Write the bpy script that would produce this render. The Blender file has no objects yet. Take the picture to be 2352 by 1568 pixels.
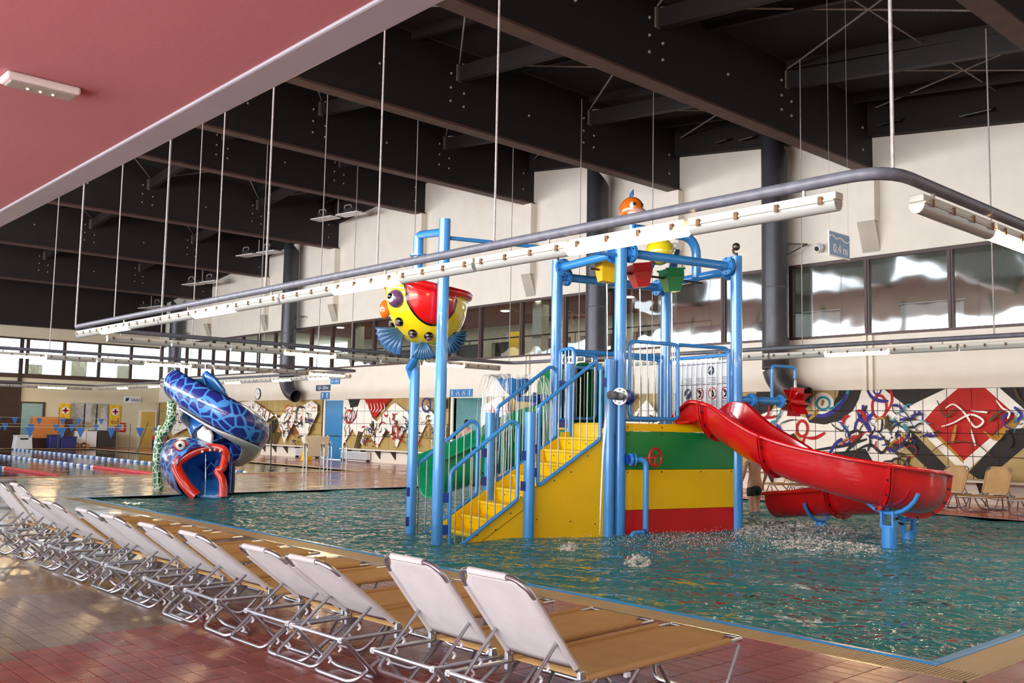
import bpy, bmesh, math, random
from mathutils import Vector, Matrix
import numpy as np
R = math.radians; PI = math.pi
SC = bpy.context.scene; COL = SC.collection
random.seed(7)

# ------------------------------------------------------------------ camera, world, light, exposure
cd = bpy.data.cameras.new('camera'); cam = bpy.data.objects.new('camera', cd); COL.objects.link(cam)
cd.sensor_width = 36; cd.lens = 33.459; cd.clip_end = 500
rr = Vector((0.73769802, -0.6748617, 0.01906058)); uu = Vector((-0.07540784, -0.05430759, 0.99567281)); ff = Vector((0.67090631, 0.73594318, 0.09095247))
cam.matrix_world = Matrix(((rr.x, uu.x, -ff.x, 0), (rr.y, uu.y, -ff.y, 0), (rr.z, uu.z, -ff.z, 1.6), (0, 0, 0, 1)))
SC.camera = cam
w = bpy.data.worlds.new('daylight'); SC.world = w; w.use_nodes = True
w.node_tree.nodes['Background'].inputs[0].default_value = (.80, .90, 1.0, 1); w.node_tree.nodes['Background'].inputs[1].default_value = 4.0
vs = SC.view_settings; vs.view_transform = 'Standard'; vs.look = 'None'; vs.gamma = 1; vs.use_curve_mapping = False
vs.exposure = 0.2
SC.cycles.use_denoising = True; SC.cycles.max_bounces = 6; SC.cycles.diffuse_bounces = 3; SC.cycles.glossy_bounces = 3
SC.cycles.transparent_max_bounces = 16; SC.cycles.caustics_reflective = False; SC.cycles.caustics_refractive = False
SC.cycles.sample_clamp_indirect = 25
def area(name, loc, rot, sx, sy, power, colr):
    l = bpy.data.lights.new(name, 'AREA'); l.shape = 'RECTANGLE'; l.size = sx; l.size_y = sy; l.energy = power; l.color = colr
    o = bpy.data.objects.new(name, l); COL.objects.link(o); o.location = loc; o.rotation_euler = rot; return o
# daylight entering the glazing on the camera side of the hall (upper band and ground floor) and the end wall windows
area('window_daylight', (-4.6, 12, 6.3), (0, R(-84), 0), 3.6, 24, 3500, (.93, .95, 1.0))
area('window_daylight', (-4.6, 38, 6.3), (0, R(-84), 0), 3.6, 24, 4300, (.93, .95, 1.0))
area('window_daylight', (-4.6, 6, 1.7), (0, R(-90), 0), 2.6, 20, 1150, (.92, .95, 1.0))
WARM = (1.0, .66, .34)

# ------------------------------------------------------------------ materials
def lin(h):
    c = [int(h[i:i+2], 16)/255 for i in (0, 2, 4)]
    return tuple(x/12.92 if x < .04045 else ((x+.055)/1.055)**2.4 for x in c) + (1,)
MT = {}
def mat(name, h, rough=.5, metal=0, spec=.5, emit=0, emc=None, noise=0, scale=5, bump=0, bscale=30, coat=0, alpha=None, second=None):
    m = bpy.data.materials.new(name); m.use_nodes = True; nt = m.node_tree; b = nt.nodes['Principled BSDF']
    c = lin(h); b.inputs['Base Color'].default_value = c; b.inputs['Roughness'].default_value = rough; b.inputs['Metallic'].default_value = metal
    b.inputs['Specular IOR Level'].default_value = spec; b.inputs['Coat Weight'].default_value = coat; b.inputs['Coat Roughness'].default_value = .05
    if emit: b.inputs['Emission Color'].default_value = (emc or c[:3])[:3] + (1,); b.inputs['Emission Strength'].default_value = emit
    tc = nt.nodes.new('ShaderNodeTexCoord')
    if noise or second:
        n = nt.nodes.new('ShaderNodeTexNoise'); n.inputs['Scale'].default_value = scale; n.inputs['Detail'].default_value = 5
        nt.links.new(tc.outputs['Object'], n.inputs['Vector'])
        mx = nt.nodes.new('ShaderNodeMix'); mx.data_type = 'RGBA'
        c2 = lin(second) if second else tuple(x*(1-noise) for x in c[:3]) + (1,)
        mx.inputs[6].default_value = c; mx.inputs[7].default_value = c2
        rp = nt.nodes.new('ShaderNodeMapRange'); rp.inputs[1].default_value = .35; rp.inputs[2].default_value = .65
        nt.links.new(n.outputs[0], rp.inputs[0]); nt.links.new(rp.outputs[0], mx.inputs[0]); nt.links.new(mx.outputs[2], b.inputs['Base Color'])
    if bump:
        n = nt.nodes.new('ShaderNodeTexNoise'); n.inputs['Scale'].default_value = bscale; n.inputs['Detail'].default_value = 3
        nt.links.new(tc.outputs['Object'], n.inputs['Vector']); bp = nt.nodes.new('ShaderNodeBump'); bp.inputs['Strength'].default_value = bump; bp.inputs['Distance'].default_value = .02
        nt.links.new(n.outputs[0], bp.inputs['Height']); nt.links.new(bp.outputs[0], b.inputs['Normal'])
    if alpha is not None: b.inputs['Alpha'].default_value = alpha
    MT[name] = m; return m
mat('blue', '3f90da', .22, coat=.4, noise=.1, scale=3); mat('blue_dark', '1b3f9c', .3, coat=.3, noise=.15)
mat('yellow', 'f0c000', .35, noise=.08, scale=2, bump=.05); mat('yellow_step', 'f4c800', .32, noise=.06, bump=.06)
mat('green', '0d8242', .35, noise=.08, scale=2); mat('red', 'c61418', .35, noise=.08, scale=2)
mat('red_gloss', 'd01016', .16, coat=.7, noise=.12, scale=2, bump=.05, bscale=5); mat('green_gloss', '17a56b', .18, coat=.6, noise=.12, scale=2, bump=.05, bscale=5)
mat('steel', 'b8bcc0', .22, metal=1, noise=.1); mat('alu', 'c3c8d0', .3, metal=.92, noise=.12, scale=12); mat('bolt', '241a18', .5, noise=.2)
mat('steel_dark', '6a5a4a', .4, metal=.8, noise=.3)
mat('white', 'e8e6e2', .45, noise=.05); mat('cream', 'e9e0d2', .7, noise=.06, scale=1.5, bump=.06, bscale=12); mat('cream_warm', 'dcd0b4', .7, noise=.05, scale=1)
mat('sling_back', 'cfcac8', .75, noise=.07, scale=9, bump=.1, bscale=400); mat('sling_front', 'c39a62', .7, noise=.1, scale=6, bump=.1, bscale=400)
mat('sling_tan', 'c9a273', .7, noise=.1, scale=6)
mat('plastic_white', 'eef0f4', .35, noise=.05)
mat('soffit', 'c07c83', .8, noise=.08, scale=.8, bump=.04); mat('trim_grey', 'a9a9b4', .45, noise=.08, scale=2)
mat('roof', '1d1310', .85, noise=.35, scale=1.2); mat('beam', '1a100d', .65, noise=.3, scale=1.5); mat('beam_lip_lit', '553830', .6, noise=.3, scale=3); mat('bracket', '6f6258', .6, noise=.2)  # girder flange lips paler and redder than the web: lit look put into colour
mat('frame_brown', '4a322c', .5, noise=.15, scale=4); mat('duct', '4d4c52', .4, metal=.3, noise=.2, scale=3); mat('duct_in', '4c443c', .7, noise=.2)
mat('pipe_grey', '66646c', .45, noise=.3, scale=9); mat('rust', '7b5634', .8, noise=.5, scale=30); mat('rod', 'a89e98', .5, noise=.3, scale=20)
mat('fixture', 'b9b3a6', .4, noise=.05); mat('diffuser', 'a3a19b', .25, noise=.05)
mat('tube_lit', 'fff2d0', .5, emit=60, emc=(1.0, .70, .34), noise=.02)
mat('lamp_soft', 'f6ead0', .5, emit=1.1, emc=(1, .85, .6), noise=.05); mat('downlight', 'ffffff', .5, emit=9, emc=(1, .93, .8), noise=.02)
mat('sky_pane', 'ffffff', .4, noise=.05)
mat('gallery_red', 'a0543f', .8, noise=.1); mat('gallery_wall', 'cfc8b4', .8, noise=.08); mat('gallery_dark', '3c3a38', .3, noise=.3); mat('gallery_floor', '8f8878', .5, noise=.1)
mat('tile_base', 'b59c62', .5, spec=.25, noise=.12, scale=1.5); mat('p_white', 'efeae0', .55, spec=.2, noise=.05); mat('p_dark', '2b2525', .55, spec=.2, noise=.2); mat('p_red', 'b81c14', .55, spec=.2, noise=.2, scale=3)
mat('p_blue', '38308a', .55, spec=.2, noise=.3, scale=6); mat('p_teal', '2f93a8', .55, spec=.2, noise=.3, scale=6); mat('p_gold', 'b8862e', .55, spec=.2, noise=.2); mat('p_brown', '5a4526', .55, spec=.2, noise=.3)
mat('groove', '241c14', .9, noise=.2); mat('door_blue', '2a7fb8', .35, noise=.1); mat('teal_tile', '8fb5b4', .25, noise=.1)
mat('tile_red', '964a42', .27, noise=.2, scale=1.5, bump=.06, bscale=25); mat('tile_red2', '8f443e', .25, noise=.2, scale=1.5, bump=.06, bscale=25); mat('tile_red3', '9a4d44', .3, noise=.15, scale=2, bump=.06)
mat('tile_brown', '8a7561', .22, noise=.2, scale=1.2, bump=.05, bscale=25); mat('tile_brown2', '806a58', .24, noise=.2, scale=1.2, bump=.05)
mat('grout', '6f453c', .7, noise=.3, scale=6); mat('grate', 'c2ac88', .45, noise=.1, scale=3); mat('grate_gap', '4a3c2c', .9, noise=.2)
mat('lip_blue', '2f9be8', .25, noise=.08, scale=3)
mat('orange_board', 'c0783c', .6, noise=.15); mat('banner_yellow', 'f2bf10', .6, noise=.1); mat('door_yellow', 'd9b25a', .5, noise=.08); mat('dark_brown', '3a2119', .6, noise=.3)
mat('bin_blue', '28307c', .4, noise=.2); mat('bin_red', 'c21e1e', .4, noise=.15); mat('mirror', 'b8bcc0', .08, metal=1, bump=.6, bscale=1.2); mat('dark_grey', '3f3a36', .5, noise=.2)
mat('skin', 'c9977c', .55, noise=.06); mat('shorts', '1d1d22', .7, noise=.2); mat('hair', '1f1613', .7, noise=.2); mat('shirt', 'c9b49c', .8, noise=.1)
mat('fish_yellow', 'e9d21c', .15, coat=.8, noise=.06, scale=4); mat('fish_blue', '3f6f9f', .3, coat=.3, noise=.2, scale=5); mat('fish_orange', 'e06a1a', .2, coat=.6, noise=.1); mat('fish_purple', '6a4a72', .25, coat=.6, noise=.3, scale=12)
mat('fish_pink', 'e0a898', .25, coat=.5, noise=.1); mat('eye_white', 'e8e4da', .2, coat=.6, noise=.03); mat('eye_black', '120c0a', .15, coat=.8, noise=.1); mat('sign_blue', '2f7fc4', .4, noise=.05); mat('sign_pale', '7d9cc4', .4, noise=.04)
mat('sign_navy', '22345c', .4, noise=.05); mat('sign_print', '30304c', .5, noise=.1); mat('sign_white', 'f0f0f2', .35, noise=.03); mat('wood_white', 'ece4d2', .6, noise=.06)
mat('flag_blue', '2f6fc0', .6, noise=.1); mat('rope_red', 'd84a50', .5, noise=.1); mat('rope_blue', '3f6cb0', .5, noise=.1); mat('pool_tile', '1c93ab', .4, noise=.1, scale=.8); mat('pool_tile_deep', '4f8fa8', .4, noise=.15, scale=.3)

def water_mat(name, tint, bstr, sc1, sc2, dist=.05):
    m = bpy.data.materials.new(name); m.use_nodes = True; nt = m.node_tree; nt.nodes.clear(); N = nt.nodes.new; L = nt.links.new
    o = N('ShaderNodeOutputMaterial'); tc = N('ShaderNodeTexCoord')
    n1 = N('ShaderNodeTexNoise'); n1.inputs['Scale'].default_value = sc1; n1.inputs['Detail'].default_value = 1.2; n1.inputs['Distortion'].default_value = .9
    n2 = N('ShaderNodeTexNoise'); n2.inputs['Scale'].default_value = sc2; n2.inputs['Detail'].default_value = 1
    L(tc.outputs['Object'], n1.inputs[0]); L(tc.outputs['Object'], n2.inputs[0])
    ad = N('ShaderNodeMath'); ad.operation = 'MULTIPLY_ADD'; ad.inputs[1].default_value = .45; L(n2.outputs[0], ad.inputs[0]); L(n1.outputs[0], ad.inputs[2])
    bp = N('ShaderNodeBump'); bp.inputs['Strength'].default_value = bstr; bp.inputs['Distance'].default_value = dist; L(ad.outputs[0], bp.inputs['Height'])
    fr = N('ShaderNodeFresnel'); fr.inputs[0].default_value = 1.33; L(bp.outputs[0], fr.inputs[1])
    tr = N('ShaderNodeBsdfTransparent'); tr.inputs[0].default_value = tint
    gl = N('ShaderNodeBsdfGlossy'); gl.inputs['Roughness'].default_value = .03; L(bp.outputs[0], gl.inputs['Normal'])
    df = N('ShaderNodeBsdfDiffuse'); df.inputs[0].default_value = (tint[0]*.26, tint[1]*.50, tint[2]*.60, 1)
    m0 = N('ShaderNodeMixShader'); m0.inputs[0].default_value = .6; L(tr.outputs[0], m0.inputs[1]); L(df.outputs[0], m0.inputs[2])
    mx = N('ShaderNodeMixShader'); L(fr.outputs[0], mx.inputs[0]); L(m0.outputs[0], mx.inputs[1]); L(gl.outputs[0], mx.inputs[2]); L(mx.outputs[0], o.inputs[0])
    MT[name] = m; return m
water_mat('water', (.26, .74, .78, 1), 1.0, 1.9, 7, .22); water_mat('water_calm', (.45, .68, .74, 1), .35, 1.6, 6, .03)
def clear_mat(name, tint, gloss_r, fac, bump=0, bs=2):
    m = bpy.data.materials.new(name); m.use_nodes = True; nt = m.node_tree; nt.nodes.clear(); N = nt.nodes.new; L = nt.links.new
    o = N('ShaderNodeOutputMaterial'); tr = N('ShaderNodeBsdfTransparent'); tr.inputs[0].default_value = tint
    gl = N('ShaderNodeBsdfGlossy'); gl.inputs['Roughness'].default_value = gloss_r
    mx = N('ShaderNodeMixShader'); mx.inputs[0].default_value = fac; L(tr.outputs[0], mx.inputs[1]); L(gl.outputs[0], mx.inputs[2]); L(mx.outputs[0], o.inputs[0])
    tc = N('ShaderNodeTexCoord'); n = N('ShaderNodeTexNoise'); n.inputs['Scale'].default_value = bs; L(tc.outputs['Object'], n.inputs[0])
    if bump:
        bp = N('ShaderNodeBump'); bp.inputs['Strength'].default_value = bump; bp.inputs['Distance'].default_value = .1; L(n.outputs[0], bp.inputs['Height']); L(bp.outputs[0], gl.inputs['Normal'])
    MT[name] = m; return m
clear_mat('glass', (.86, .9, .9, 1), .02, .16, .35, .5); clear_mat('glass_mirror', (.66, .71, .71, 1), .04, .32, .16, .5)
clear_mat('spray', (.96, .97, .98, 1), .25, .30, 0)
def foam():
    m = bpy.data.materials.new('foam'); m.use_nodes = True; nt = m.node_tree; nt.nodes.clear(); N = nt.nodes.new; L = nt.links.new
    o = N('ShaderNodeOutputMaterial'); tr = N('ShaderNodeBsdfTransparent'); df = N('ShaderNodeBsdfDiffuse'); df.inputs[0].default_value = (.8, .78, .74, 1)
    tc = N('ShaderNodeTexCoord'); n = N('ShaderNodeTexNoise'); n.inputs['Scale'].default_value = 14; n.inputs['Detail'].default_value = 6; L(tc.outputs['Object'], n.inputs[0])
    rp = N('ShaderNodeMapRange'); rp.inputs[1].default_value = .46; rp.inputs[2].default_value = .62; rp.inputs[4].default_value = .75; L(n.outputs[0], rp.inputs[0])
    mx = N('ShaderNodeMixShader'); L(rp.outputs[0], mx.inputs[0]); L(tr.outputs[0], mx.inputs[1]); L(df.outputs[0], mx.inputs[2]); L(mx.outputs[0], o.inputs[0]); MT['foam'] = m
foam()
def scales(name, cell, gap, scale, th=.05, rough=.25, vec=None):
    m = mat(name, cell, rough, coat=.5); nt = m.node_tree; N = nt.nodes.new; L = nt.links.new; b = nt.nodes['Principled BSDF']
    v = N('ShaderNodeTexVoronoi'); v.feature = 'DISTANCE_TO_EDGE'; v.inputs['Scale'].default_value = scale
    tc = N('ShaderNodeTexCoord'); L(tc.outputs['Object'], v.inputs['Vector'])
    r = N('ShaderNodeMapRange'); r.inputs[1].default_value = th*.5; r.inputs[2].default_value = th; L(v.outputs['Distance'], r.inputs[0])
    mx = N('ShaderNodeMix'); mx.data_type = 'RGBA'; mx.inputs[6].default_value = lin(gap); mx.inputs[7].default_value = lin(cell); L(r.outputs[0], mx.inputs[0]); L(mx.outputs[2], b.inputs['Base Color'])
scales('scale_blue', '272c80', '4f96e0', 3.4, .10); scales('scale_green', '2f6a34', 'dfeccb', 8, .09)
mat('serpent_blue', '2f7ccc', .25, coat=.5, noise=.3, scale=2); mat('serpent_grey', 'cfcfc8', .3, coat=.4, noise=.1); mat('serpent_red', 'd8301e', .2, coat=.7, noise=.1)
def deck_mat():
    m = mat('deck', 'a8573c', .2, spec=.6); nt = m.node_tree; N = nt.nodes.new; L = nt.links.new; b = nt.nodes['Principled BSDF']
    tc = N('ShaderNodeTexCoord'); mp = N('ShaderNodeMapping'); mp.inputs['Rotation'].default_value = (0, 0, R(90)); L(tc.outputs['Object'], mp.inputs[0])
    br = N('ShaderNodeTexBrick'); br.offset = .0; br.inputs['Scale'].default_value = 1; br.inputs['Brick Width'].default_value = .25; br.inputs['Row Height'].default_value = .125; br.inputs['Mortar Size'].default_value = .004
    L(mp.outputs[0], br.inputs[0]); br.inputs['Color1'].default_value = lin('b0583a'); br.inputs['Color2'].default_value = lin('a04c34'); br.inputs['Mortar'].default_value = lin('5a2c22')
    sx = N('ShaderNodeSeparateXYZ'); L(tc.outputs['Object'], sx.inputs[0])
    # ochre-brown tiled zone beyond the diagonal joint across the deck on the near left
    a = N('ShaderNodeMath'); a.operation = 'MULTIPLY_ADD'; a.inputs[1].default_value = -.369; L(sx.outputs[0], a.inputs[0]); L(sx.outputs[1], a.inputs[2])
    g = N('ShaderNodeMath'); g.operation = 'GREATER_THAN'; g.inputs[1].default_value = 6.40; L(a.outputs[0], g.inputs[0])
    x1 = N('ShaderNodeMath'); x1.operation = 'LESS_THAN'; x1.inputs[1].default_value = 14; L(sx.outputs[0], x1.inputs[0])
    g2 = N('ShaderNodeMath'); g2.operation = 'MULTIPLY'; L(g.outputs[0], g2.inputs[0]); L(x1.outputs[0], g2.inputs[1])
    mx = N('ShaderNodeMix'); mx.data_type = 'RGBA'; mx.inputs[7].default_value = lin('98794f'); L(g2.outputs[0], mx.inputs[0]); L(br.outputs[0], mx.inputs[6])
    g3 = N('ShaderNodeMath'); g3.operation = 'GREATER_THAN'; g3.inputs[1].default_value = 20.0; L(sx.outputs[0], g3.inputs[0])
    g4 = N('ShaderNodeMath'); g4.operation = 'LESS_THAN'; g4.inputs[1].default_value = 21.0; L(sx.outputs[1], g4.inputs[0]); g5 = N('ShaderNodeMath'); g5.operation = 'MULTIPLY'; L(g3.outputs[0], g5.inputs[0]); L(g4.outputs[0], g5.inputs[1])
    mz = N('ShaderNodeMix'); mz.data_type = 'RGBA'; mz.inputs[7].default_value = lin('dc6c28'); L(g5.outputs[0], mz.inputs[0]); L(mx.outputs[2], mz.inputs[6]); mx = mz  # far poolside deck turned orange: warm lamp light put into the tile colour
    n = N('ShaderNodeTexNoise'); n.inputs['Scale'].default_value = .5; n.inputs['Detail'].default_value = 5; L(tc.outputs['Object'], n.inputs[0])
    m2 = N('ShaderNodeMix'); m2.data_type = 'RGBA'; m2.blend_type = 'MULTIPLY'; m2.inputs[7].default_value = (.75, .7, .68, 1); L(n.outputs[0], m2.inputs[0]); L(mx.outputs[2], m2.inputs[6]); L(m2.outputs[2], b.inputs['Base Color'])
    n2 = N('ShaderNodeTexNoise'); n2.inputs['Scale'].default_value = 1.3; n2.inputs['Detail'].default_value = 4; L(tc.outputs['Object'], n2.inputs[0])
    r = N('ShaderNodeMapRange'); r.inputs[1].default_value = .35; r.inputs[2].default_value = .65; r.inputs[3].default_value = .08; r.inputs[4].default_value = .3; L(n2.outputs[0], r.inputs[0]); L(r.outputs[0], b.inputs['Roughness'])
    bp = N('ShaderNodeBump'); bp.inputs['Strength'].default_value = .25; bp.inputs['Distance'].default_value = .01; L(n2.outputs[0], bp.inputs['Height']); L(bp.outputs[0], b.inputs['Normal'])
deck_mat()

# ------------------------------------------------------------------ mesh helpers
class MB:
    def __init__(s): s.v = []; s.f = []; s.m = []; s.mi = 0
    def add(s, vs_, fs): n = len(s.v); s.v += [tuple(v) for v in vs_]; s.f += [tuple(n+i for i in f) for f in fs]; s.m += [s.mi]*len(fs); return s
    def box(s, a, b):
        x0, y0, z0 = a; x1, y1, z1 = b
        return s.add([(x0,y0,z0),(x1,y0,z0),(x1,y1,z0),(x0,y1,z0),(x0,y0,z1),(x1,y0,z1),(x1,y1,z1),(x0,y1,z1)], [(0,3,2,1),(4,5,6,7),(0,1,5,4),(1,2,6,5),(2,3,7,6),(3,0,4,7)])
    def obox(s, c, d, ax=(1,0,0), up=(0,0,1)):   # oriented box, centre c, dims d
        X = Vector(ax).normalized(); Z = Vector(up); Y = Z.cross(X).normalized(); Z = X.cross(Y).normalized(); c = Vector(c); P = []
        for k in (-1, 1):
            for i, j in ((-1,-1),(1,-1),(1,1),(-1,1)): P.append(c + X*i*d[0]/2 + Y*j*d[1]/2 + Z*k*d[2]/2)
        return s.add(P, [(0,3,2,1),(4,5,6,7),(0,1,5,4),(1,2,6,5),(2,3,7,6),(3,0,4,7)])
    def tube(s, pts, r, n=8, closed=False, cap=True):
        P = [Vector(p) for p in pts]; q = []
        for p in P:
            if not q or (p-q[-1]).length > 1e-5: q.append(p)
        P = q; K = len(P); rs = r if isinstance(r, (list, tuple)) else [r]*K; base = len(s.v); prev = None; F = []
        for i in range(K):
            if closed: d = (P[(i+1) % K]-P[i-1])
            else: d = (P[min(i+1, K-1)]-P[max(i-1, 0)])
            d.normalize()
            if prev is None: u = d.orthogonal().normalized()
            else:
                u = prev - d*prev.dot(d)
                u = u.normalized() if u.length > 1e-6 else d.orthogonal().normalized()
            prev = u; v = d.cross(u)
            for k in range(n): a = 2*PI*k/n; s.v.append(tuple(P[i] + (u*math.cos(a)+v*math.sin(a))*rs[min(i, len(rs)-1)]))
        for i in range(K if closed else K-1):
            j = (i+1) % K
            for k in range(n): F.append((base+i*n+k, base+i*n+(k+1) % n, base+j*n+(k+1) % n, base+j*n+k))
        if cap and not closed: F.append(tuple(base+k for k in range(n))[::-1]); F.append(tuple(base+(K-1)*n+k for k in range(n)))
        s.f += F; s.m += [s.mi]*len(F); return s
    def lathe(s, prof, c=(0,0,0), ax=(0,0,1), n=20, sx=1, sy=1):
        Z = Vector(ax).normalized(); X = Z.orthogonal().normalized() if abs(Z.z) < .99 else Vector((1,0,0)); Y = Z.cross(X); c = Vector(c); base = len(s.v); F = []
        for r, h in prof:
            for k in range(n): a = 2*PI*k/n; s.v.append(tuple(c + X*math.cos(a)*r*sx + Y*math.sin(a)*r*sy + Z*h))
        for i in range(len(prof)-1):
            for k in range(n): F.append((base+i*n+k, base+i*n+(k+1) % n, base+(i+1)*n+(k+1) % n, base+(i+1)*n+k))
        s.f += F; s.m += [s.mi]*len(F); return s
    def sphere(s, c, r, n=12, m=8, sc=(1,1,1)):
        return s.lathe([(max(1e-4, r*math.sin(PI*i/m)), -r*sc[2]*math.cos(PI*i/m)) for i in range(m+1)], c, n=n, sx=sc[0], sy=sc[1])
    def prism(s, poly, off, flip=False):      # poly list of 3D pts extruded by off
        n = len(poly); o = Vector(off); A = [Vector(p) for p in poly]
        return s.add(A+[p+o for p in A], [tuple(range(n))[::-1], tuple(range(n, 2*n))] + [(i, (i+1) % n, n+(i+1) % n, n+i) for i in range(n)])
    def sheet(s, grid, closed_u=False):
        K = len(grid); n = len(grid[0]); base = len(s.v); F = []
        for row in grid: s.v += [tuple(p) for p in row]
        for i in range(K-1):
            for k in range(n if closed_u else n-1): F.append((base+i*n+k, base+i*n+(k+1) % n, base+(i+1)*n+(k+1) % n, base+(i+1)*n+k))
        s.f += F; s.m += [s.mi]*len(F); return s
    def build(s, name, mats, parent=None, smooth=False, solid=0, bevel=0, kind=None, label=None, cat=None, group=None, loc=None, sub=0):
        me = bpy.data.meshes.new(name); me.from_pydata(s.v, [], s.f); me.validate()
        for mm in (mats if isinstance(mats, (list, tuple)) else [mats]): me.materials.append(MT[mm])
        if len(me.polygons) == len(s.m): me.polygons.foreach_set('material_index', s.m)
        bm = bmesh.new(); bm.from_mesh(me); bmesh.ops.recalc_face_normals(bm, faces=bm.faces); bm.to_mesh(me); bm.free()
        if smooth:
            me.polygons.foreach_set('use_smooth', [True]*len(me.polygons))
            try: me.set_sharp_from_angle(angle=R(45))
            except Exception: pass
        o = bpy.data.objects.new(name, me); COL.objects.link(o); o.parent = parent
        if solid: md = o.modifiers.new('solid', 'SOLIDIFY'); md.thickness = solid; md.offset = 0
        if sub: md = o.modifiers.new('sub', 'SUBSURF'); md.levels = sub; md.render_levels = sub
        if bevel: md = o.modifiers.new('bevel', 'BEVEL'); md.width = bevel; md.segments = 2; md.limit_method = 'ANGLE'
        if loc: o.location = loc
        tag(o, label, cat, group, kind); return o
def tag(o, label=None, cat=None, group=None, kind=None):
    for k, v in (('label', label), ('category', cat), ('group', group), ('kind', kind)):
        if v: o[k] = v
    return o
def thing(name, label, cat, loc=(0,0,0), rz=0, group=None):
    o = bpy.data.objects.new(name, None); COL.objects.link(o); o.location = loc; o.rotation_euler = (0, 0, rz); o.empty_display_size = .2
    return tag(o, label, cat, group)
def dup(o, parent=None, **kw):
    c = o.copy(); COL.objects.link(c); c.parent = parent
    for ch in list(o.children): dup(ch, c)
    return c
def fillet(P, r, n=5, closed=False):
    P = [Vector(p) for p in P]; out = []; K = len(P)
    for i, p in enumerate(P):
        if not closed and i in (0, K-1): out.append(p); continue
        a = P[i-1]-p; b = P[(i+1) % K]-p; d = min(r, a.length*.49, b.length*.49); a = p+a.normalized()*d; b = p+b.normalized()*d
        for k in range(n+1): t = k/n; out.append(a*(1-t)**2 + p*2*t*(1-t) + b*t*t)
    return out
def spline(P, n=6):
    P = [Vector(p) for p in P]; out = []
    for i in range(len(P)-1):
        a = P[max(i-1, 0)]; b = P[i]; c = P[i+1]; d = P[min(i+2, len(P)-1)]
        for k in range(n): t = k/n; out.append(.5*((2*b)+(c-a)*t+(2*a-5*b+4*c-d)*t*t+(3*b-a-3*c+d)*t**3))
    out.append(P[-1]); return out
def text(name, s, size, m, parent, loc, rot, thick=.002, align='CENTER'):
    cu = bpy.data.curves.new(name, 'FONT'); cu.body = s; cu.size = size; cu.extrude = thick; cu.align_x = align; cu.align_y = 'CENTER'
    t = bpy.data.objects.new(name, cu); COL.objects.link(t); dg = bpy.context.evaluated_depsgraph_get(); me = bpy.data.meshes.new_from_object(t.evaluated_get(dg)); me.name = name
    bpy.data.objects.remove(t); me.materials.clear(); me.materials.append(MT[m]); o = bpy.data.objects.new(name, me); COL.objects.link(o); o.parent = parent; o.location = loc; o.rotation_euler = rot; return o
EASTROT = (R(90), 0, R(-90))     # lettering readable from inside on the long wall (plane X const, facing -X)
def small(name, mats, parent, mb, **k): return mb.build(name, mats, parent, **k)

# ------------------------------------------------------------------ setting: floor, pools
PX0, PX1, PY0, PY1 = 6.96, 20.1, 3.12, 20.7
SX0, SX1, SY0, SY1 = 0.0, 18.9, 28.6, 55.5
def hole(x, y): return (PX0-.42 < x < PX1 and PY0-.42 < y < PY1) or (SX0 < x < SX1 and SY0 < y < SY1) or (1.25 < x < 6.5 and 3.0 < y < 9.5)
fl = MB(); xs = sorted({-8, SX0, 1.25, 6.5, PX0-.42, SX1, PX1, 24.2}); ys = sorted({-4, 3.0, PY0-.42, 9.5, PY1, SY0, SY1, 59.3})
for i in range(len(xs)-1):
    for j in range(len(ys)-1):
        if not hole((xs[i]+xs[i+1])/2, (ys[j]+ys[j+1])/2): fl.box((xs[i], ys[j], -.3), (xs[i+1], ys[j+1], 0))
floor = fl.build('floor', 'deck', kind='structure')
MB().box((1.25, 3.0, -.3), (6.5, 9.5, -.006)).build('mortar_bed', 'grout', floor)
def tile_me(mn, w, l):
    b = MB(); x, y = w/2-.0022, l/2-.0022; e = .002
    b.add([(-x,-y,-.006),(x,-y,-.006),(x,y,-.006),(-x,y,-.006),(-x+e,-y+e,.002),(x-e,-y+e,.002),(x-e,y-e,.002),(-x+e,y-e,.002)], [(4,5,6,7),(0,1,5,4),(1,2,6,5),(2,3,7,6),(3,0,4,7)])
    me = bpy.data.meshes.new('floor_tile'); me.from_pydata(b.v, [], b.f); me.materials.append(MT[mn]); return me, b
TM = {k: tile_me(k, .125, .25) for k in ('tile_red', 'tile_red2', 'tile_red3', 'tile_brown', 'tile_brown2')}
cand = []; rest = {k: MB() for k in TM}
for i in range(42):
    for j in range(26):
        x = 1.25+.125*(i+.5); y = 3.0+.25*(j+.5); br_ = y-.369*x > 6.40
        k = random.choice(('tile_brown', 'tile_brown2')) if br_ else random.choice(('tile_red', 'tile_red', 'tile_red2', 'tile_red3'))
        c = Vector((x, y, -1.6)); dpt = c.dot(ff); px = 1176+2186*c.dot(rr)/dpt; py = 784-2186*c.dot(uu)/dpt
        vis = -30 < px < 2380 and 1200 < py < 1590
        cand.append((0 if vis else 1, dpt, x, y, k))
cand.sort()
for q, (nv, dpt, x, y, k) in enumerate(cand):
    if q < 290:
        o = bpy.data.objects.new('floor_tile', TM[k][0]); COL.objects.link(o); o.parent = floor; o.location = (x, y, random.uniform(-.0008, .0008)); o.rotation_euler = (random.gauss(0, .002), random.gauss(0, .002), 0)
    else: rest[k].add([(v[0]+x, v[1]+y, v[2]) for v in TM[k][1].v], TM[k][1].f)
allr = MB()
for i, k in enumerate(TM): allr.mi = i; allr.add(rest[k].v, rest[k].f)
allr.build('floor_tile_field', list(TM), floor, kind='stuff')
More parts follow.
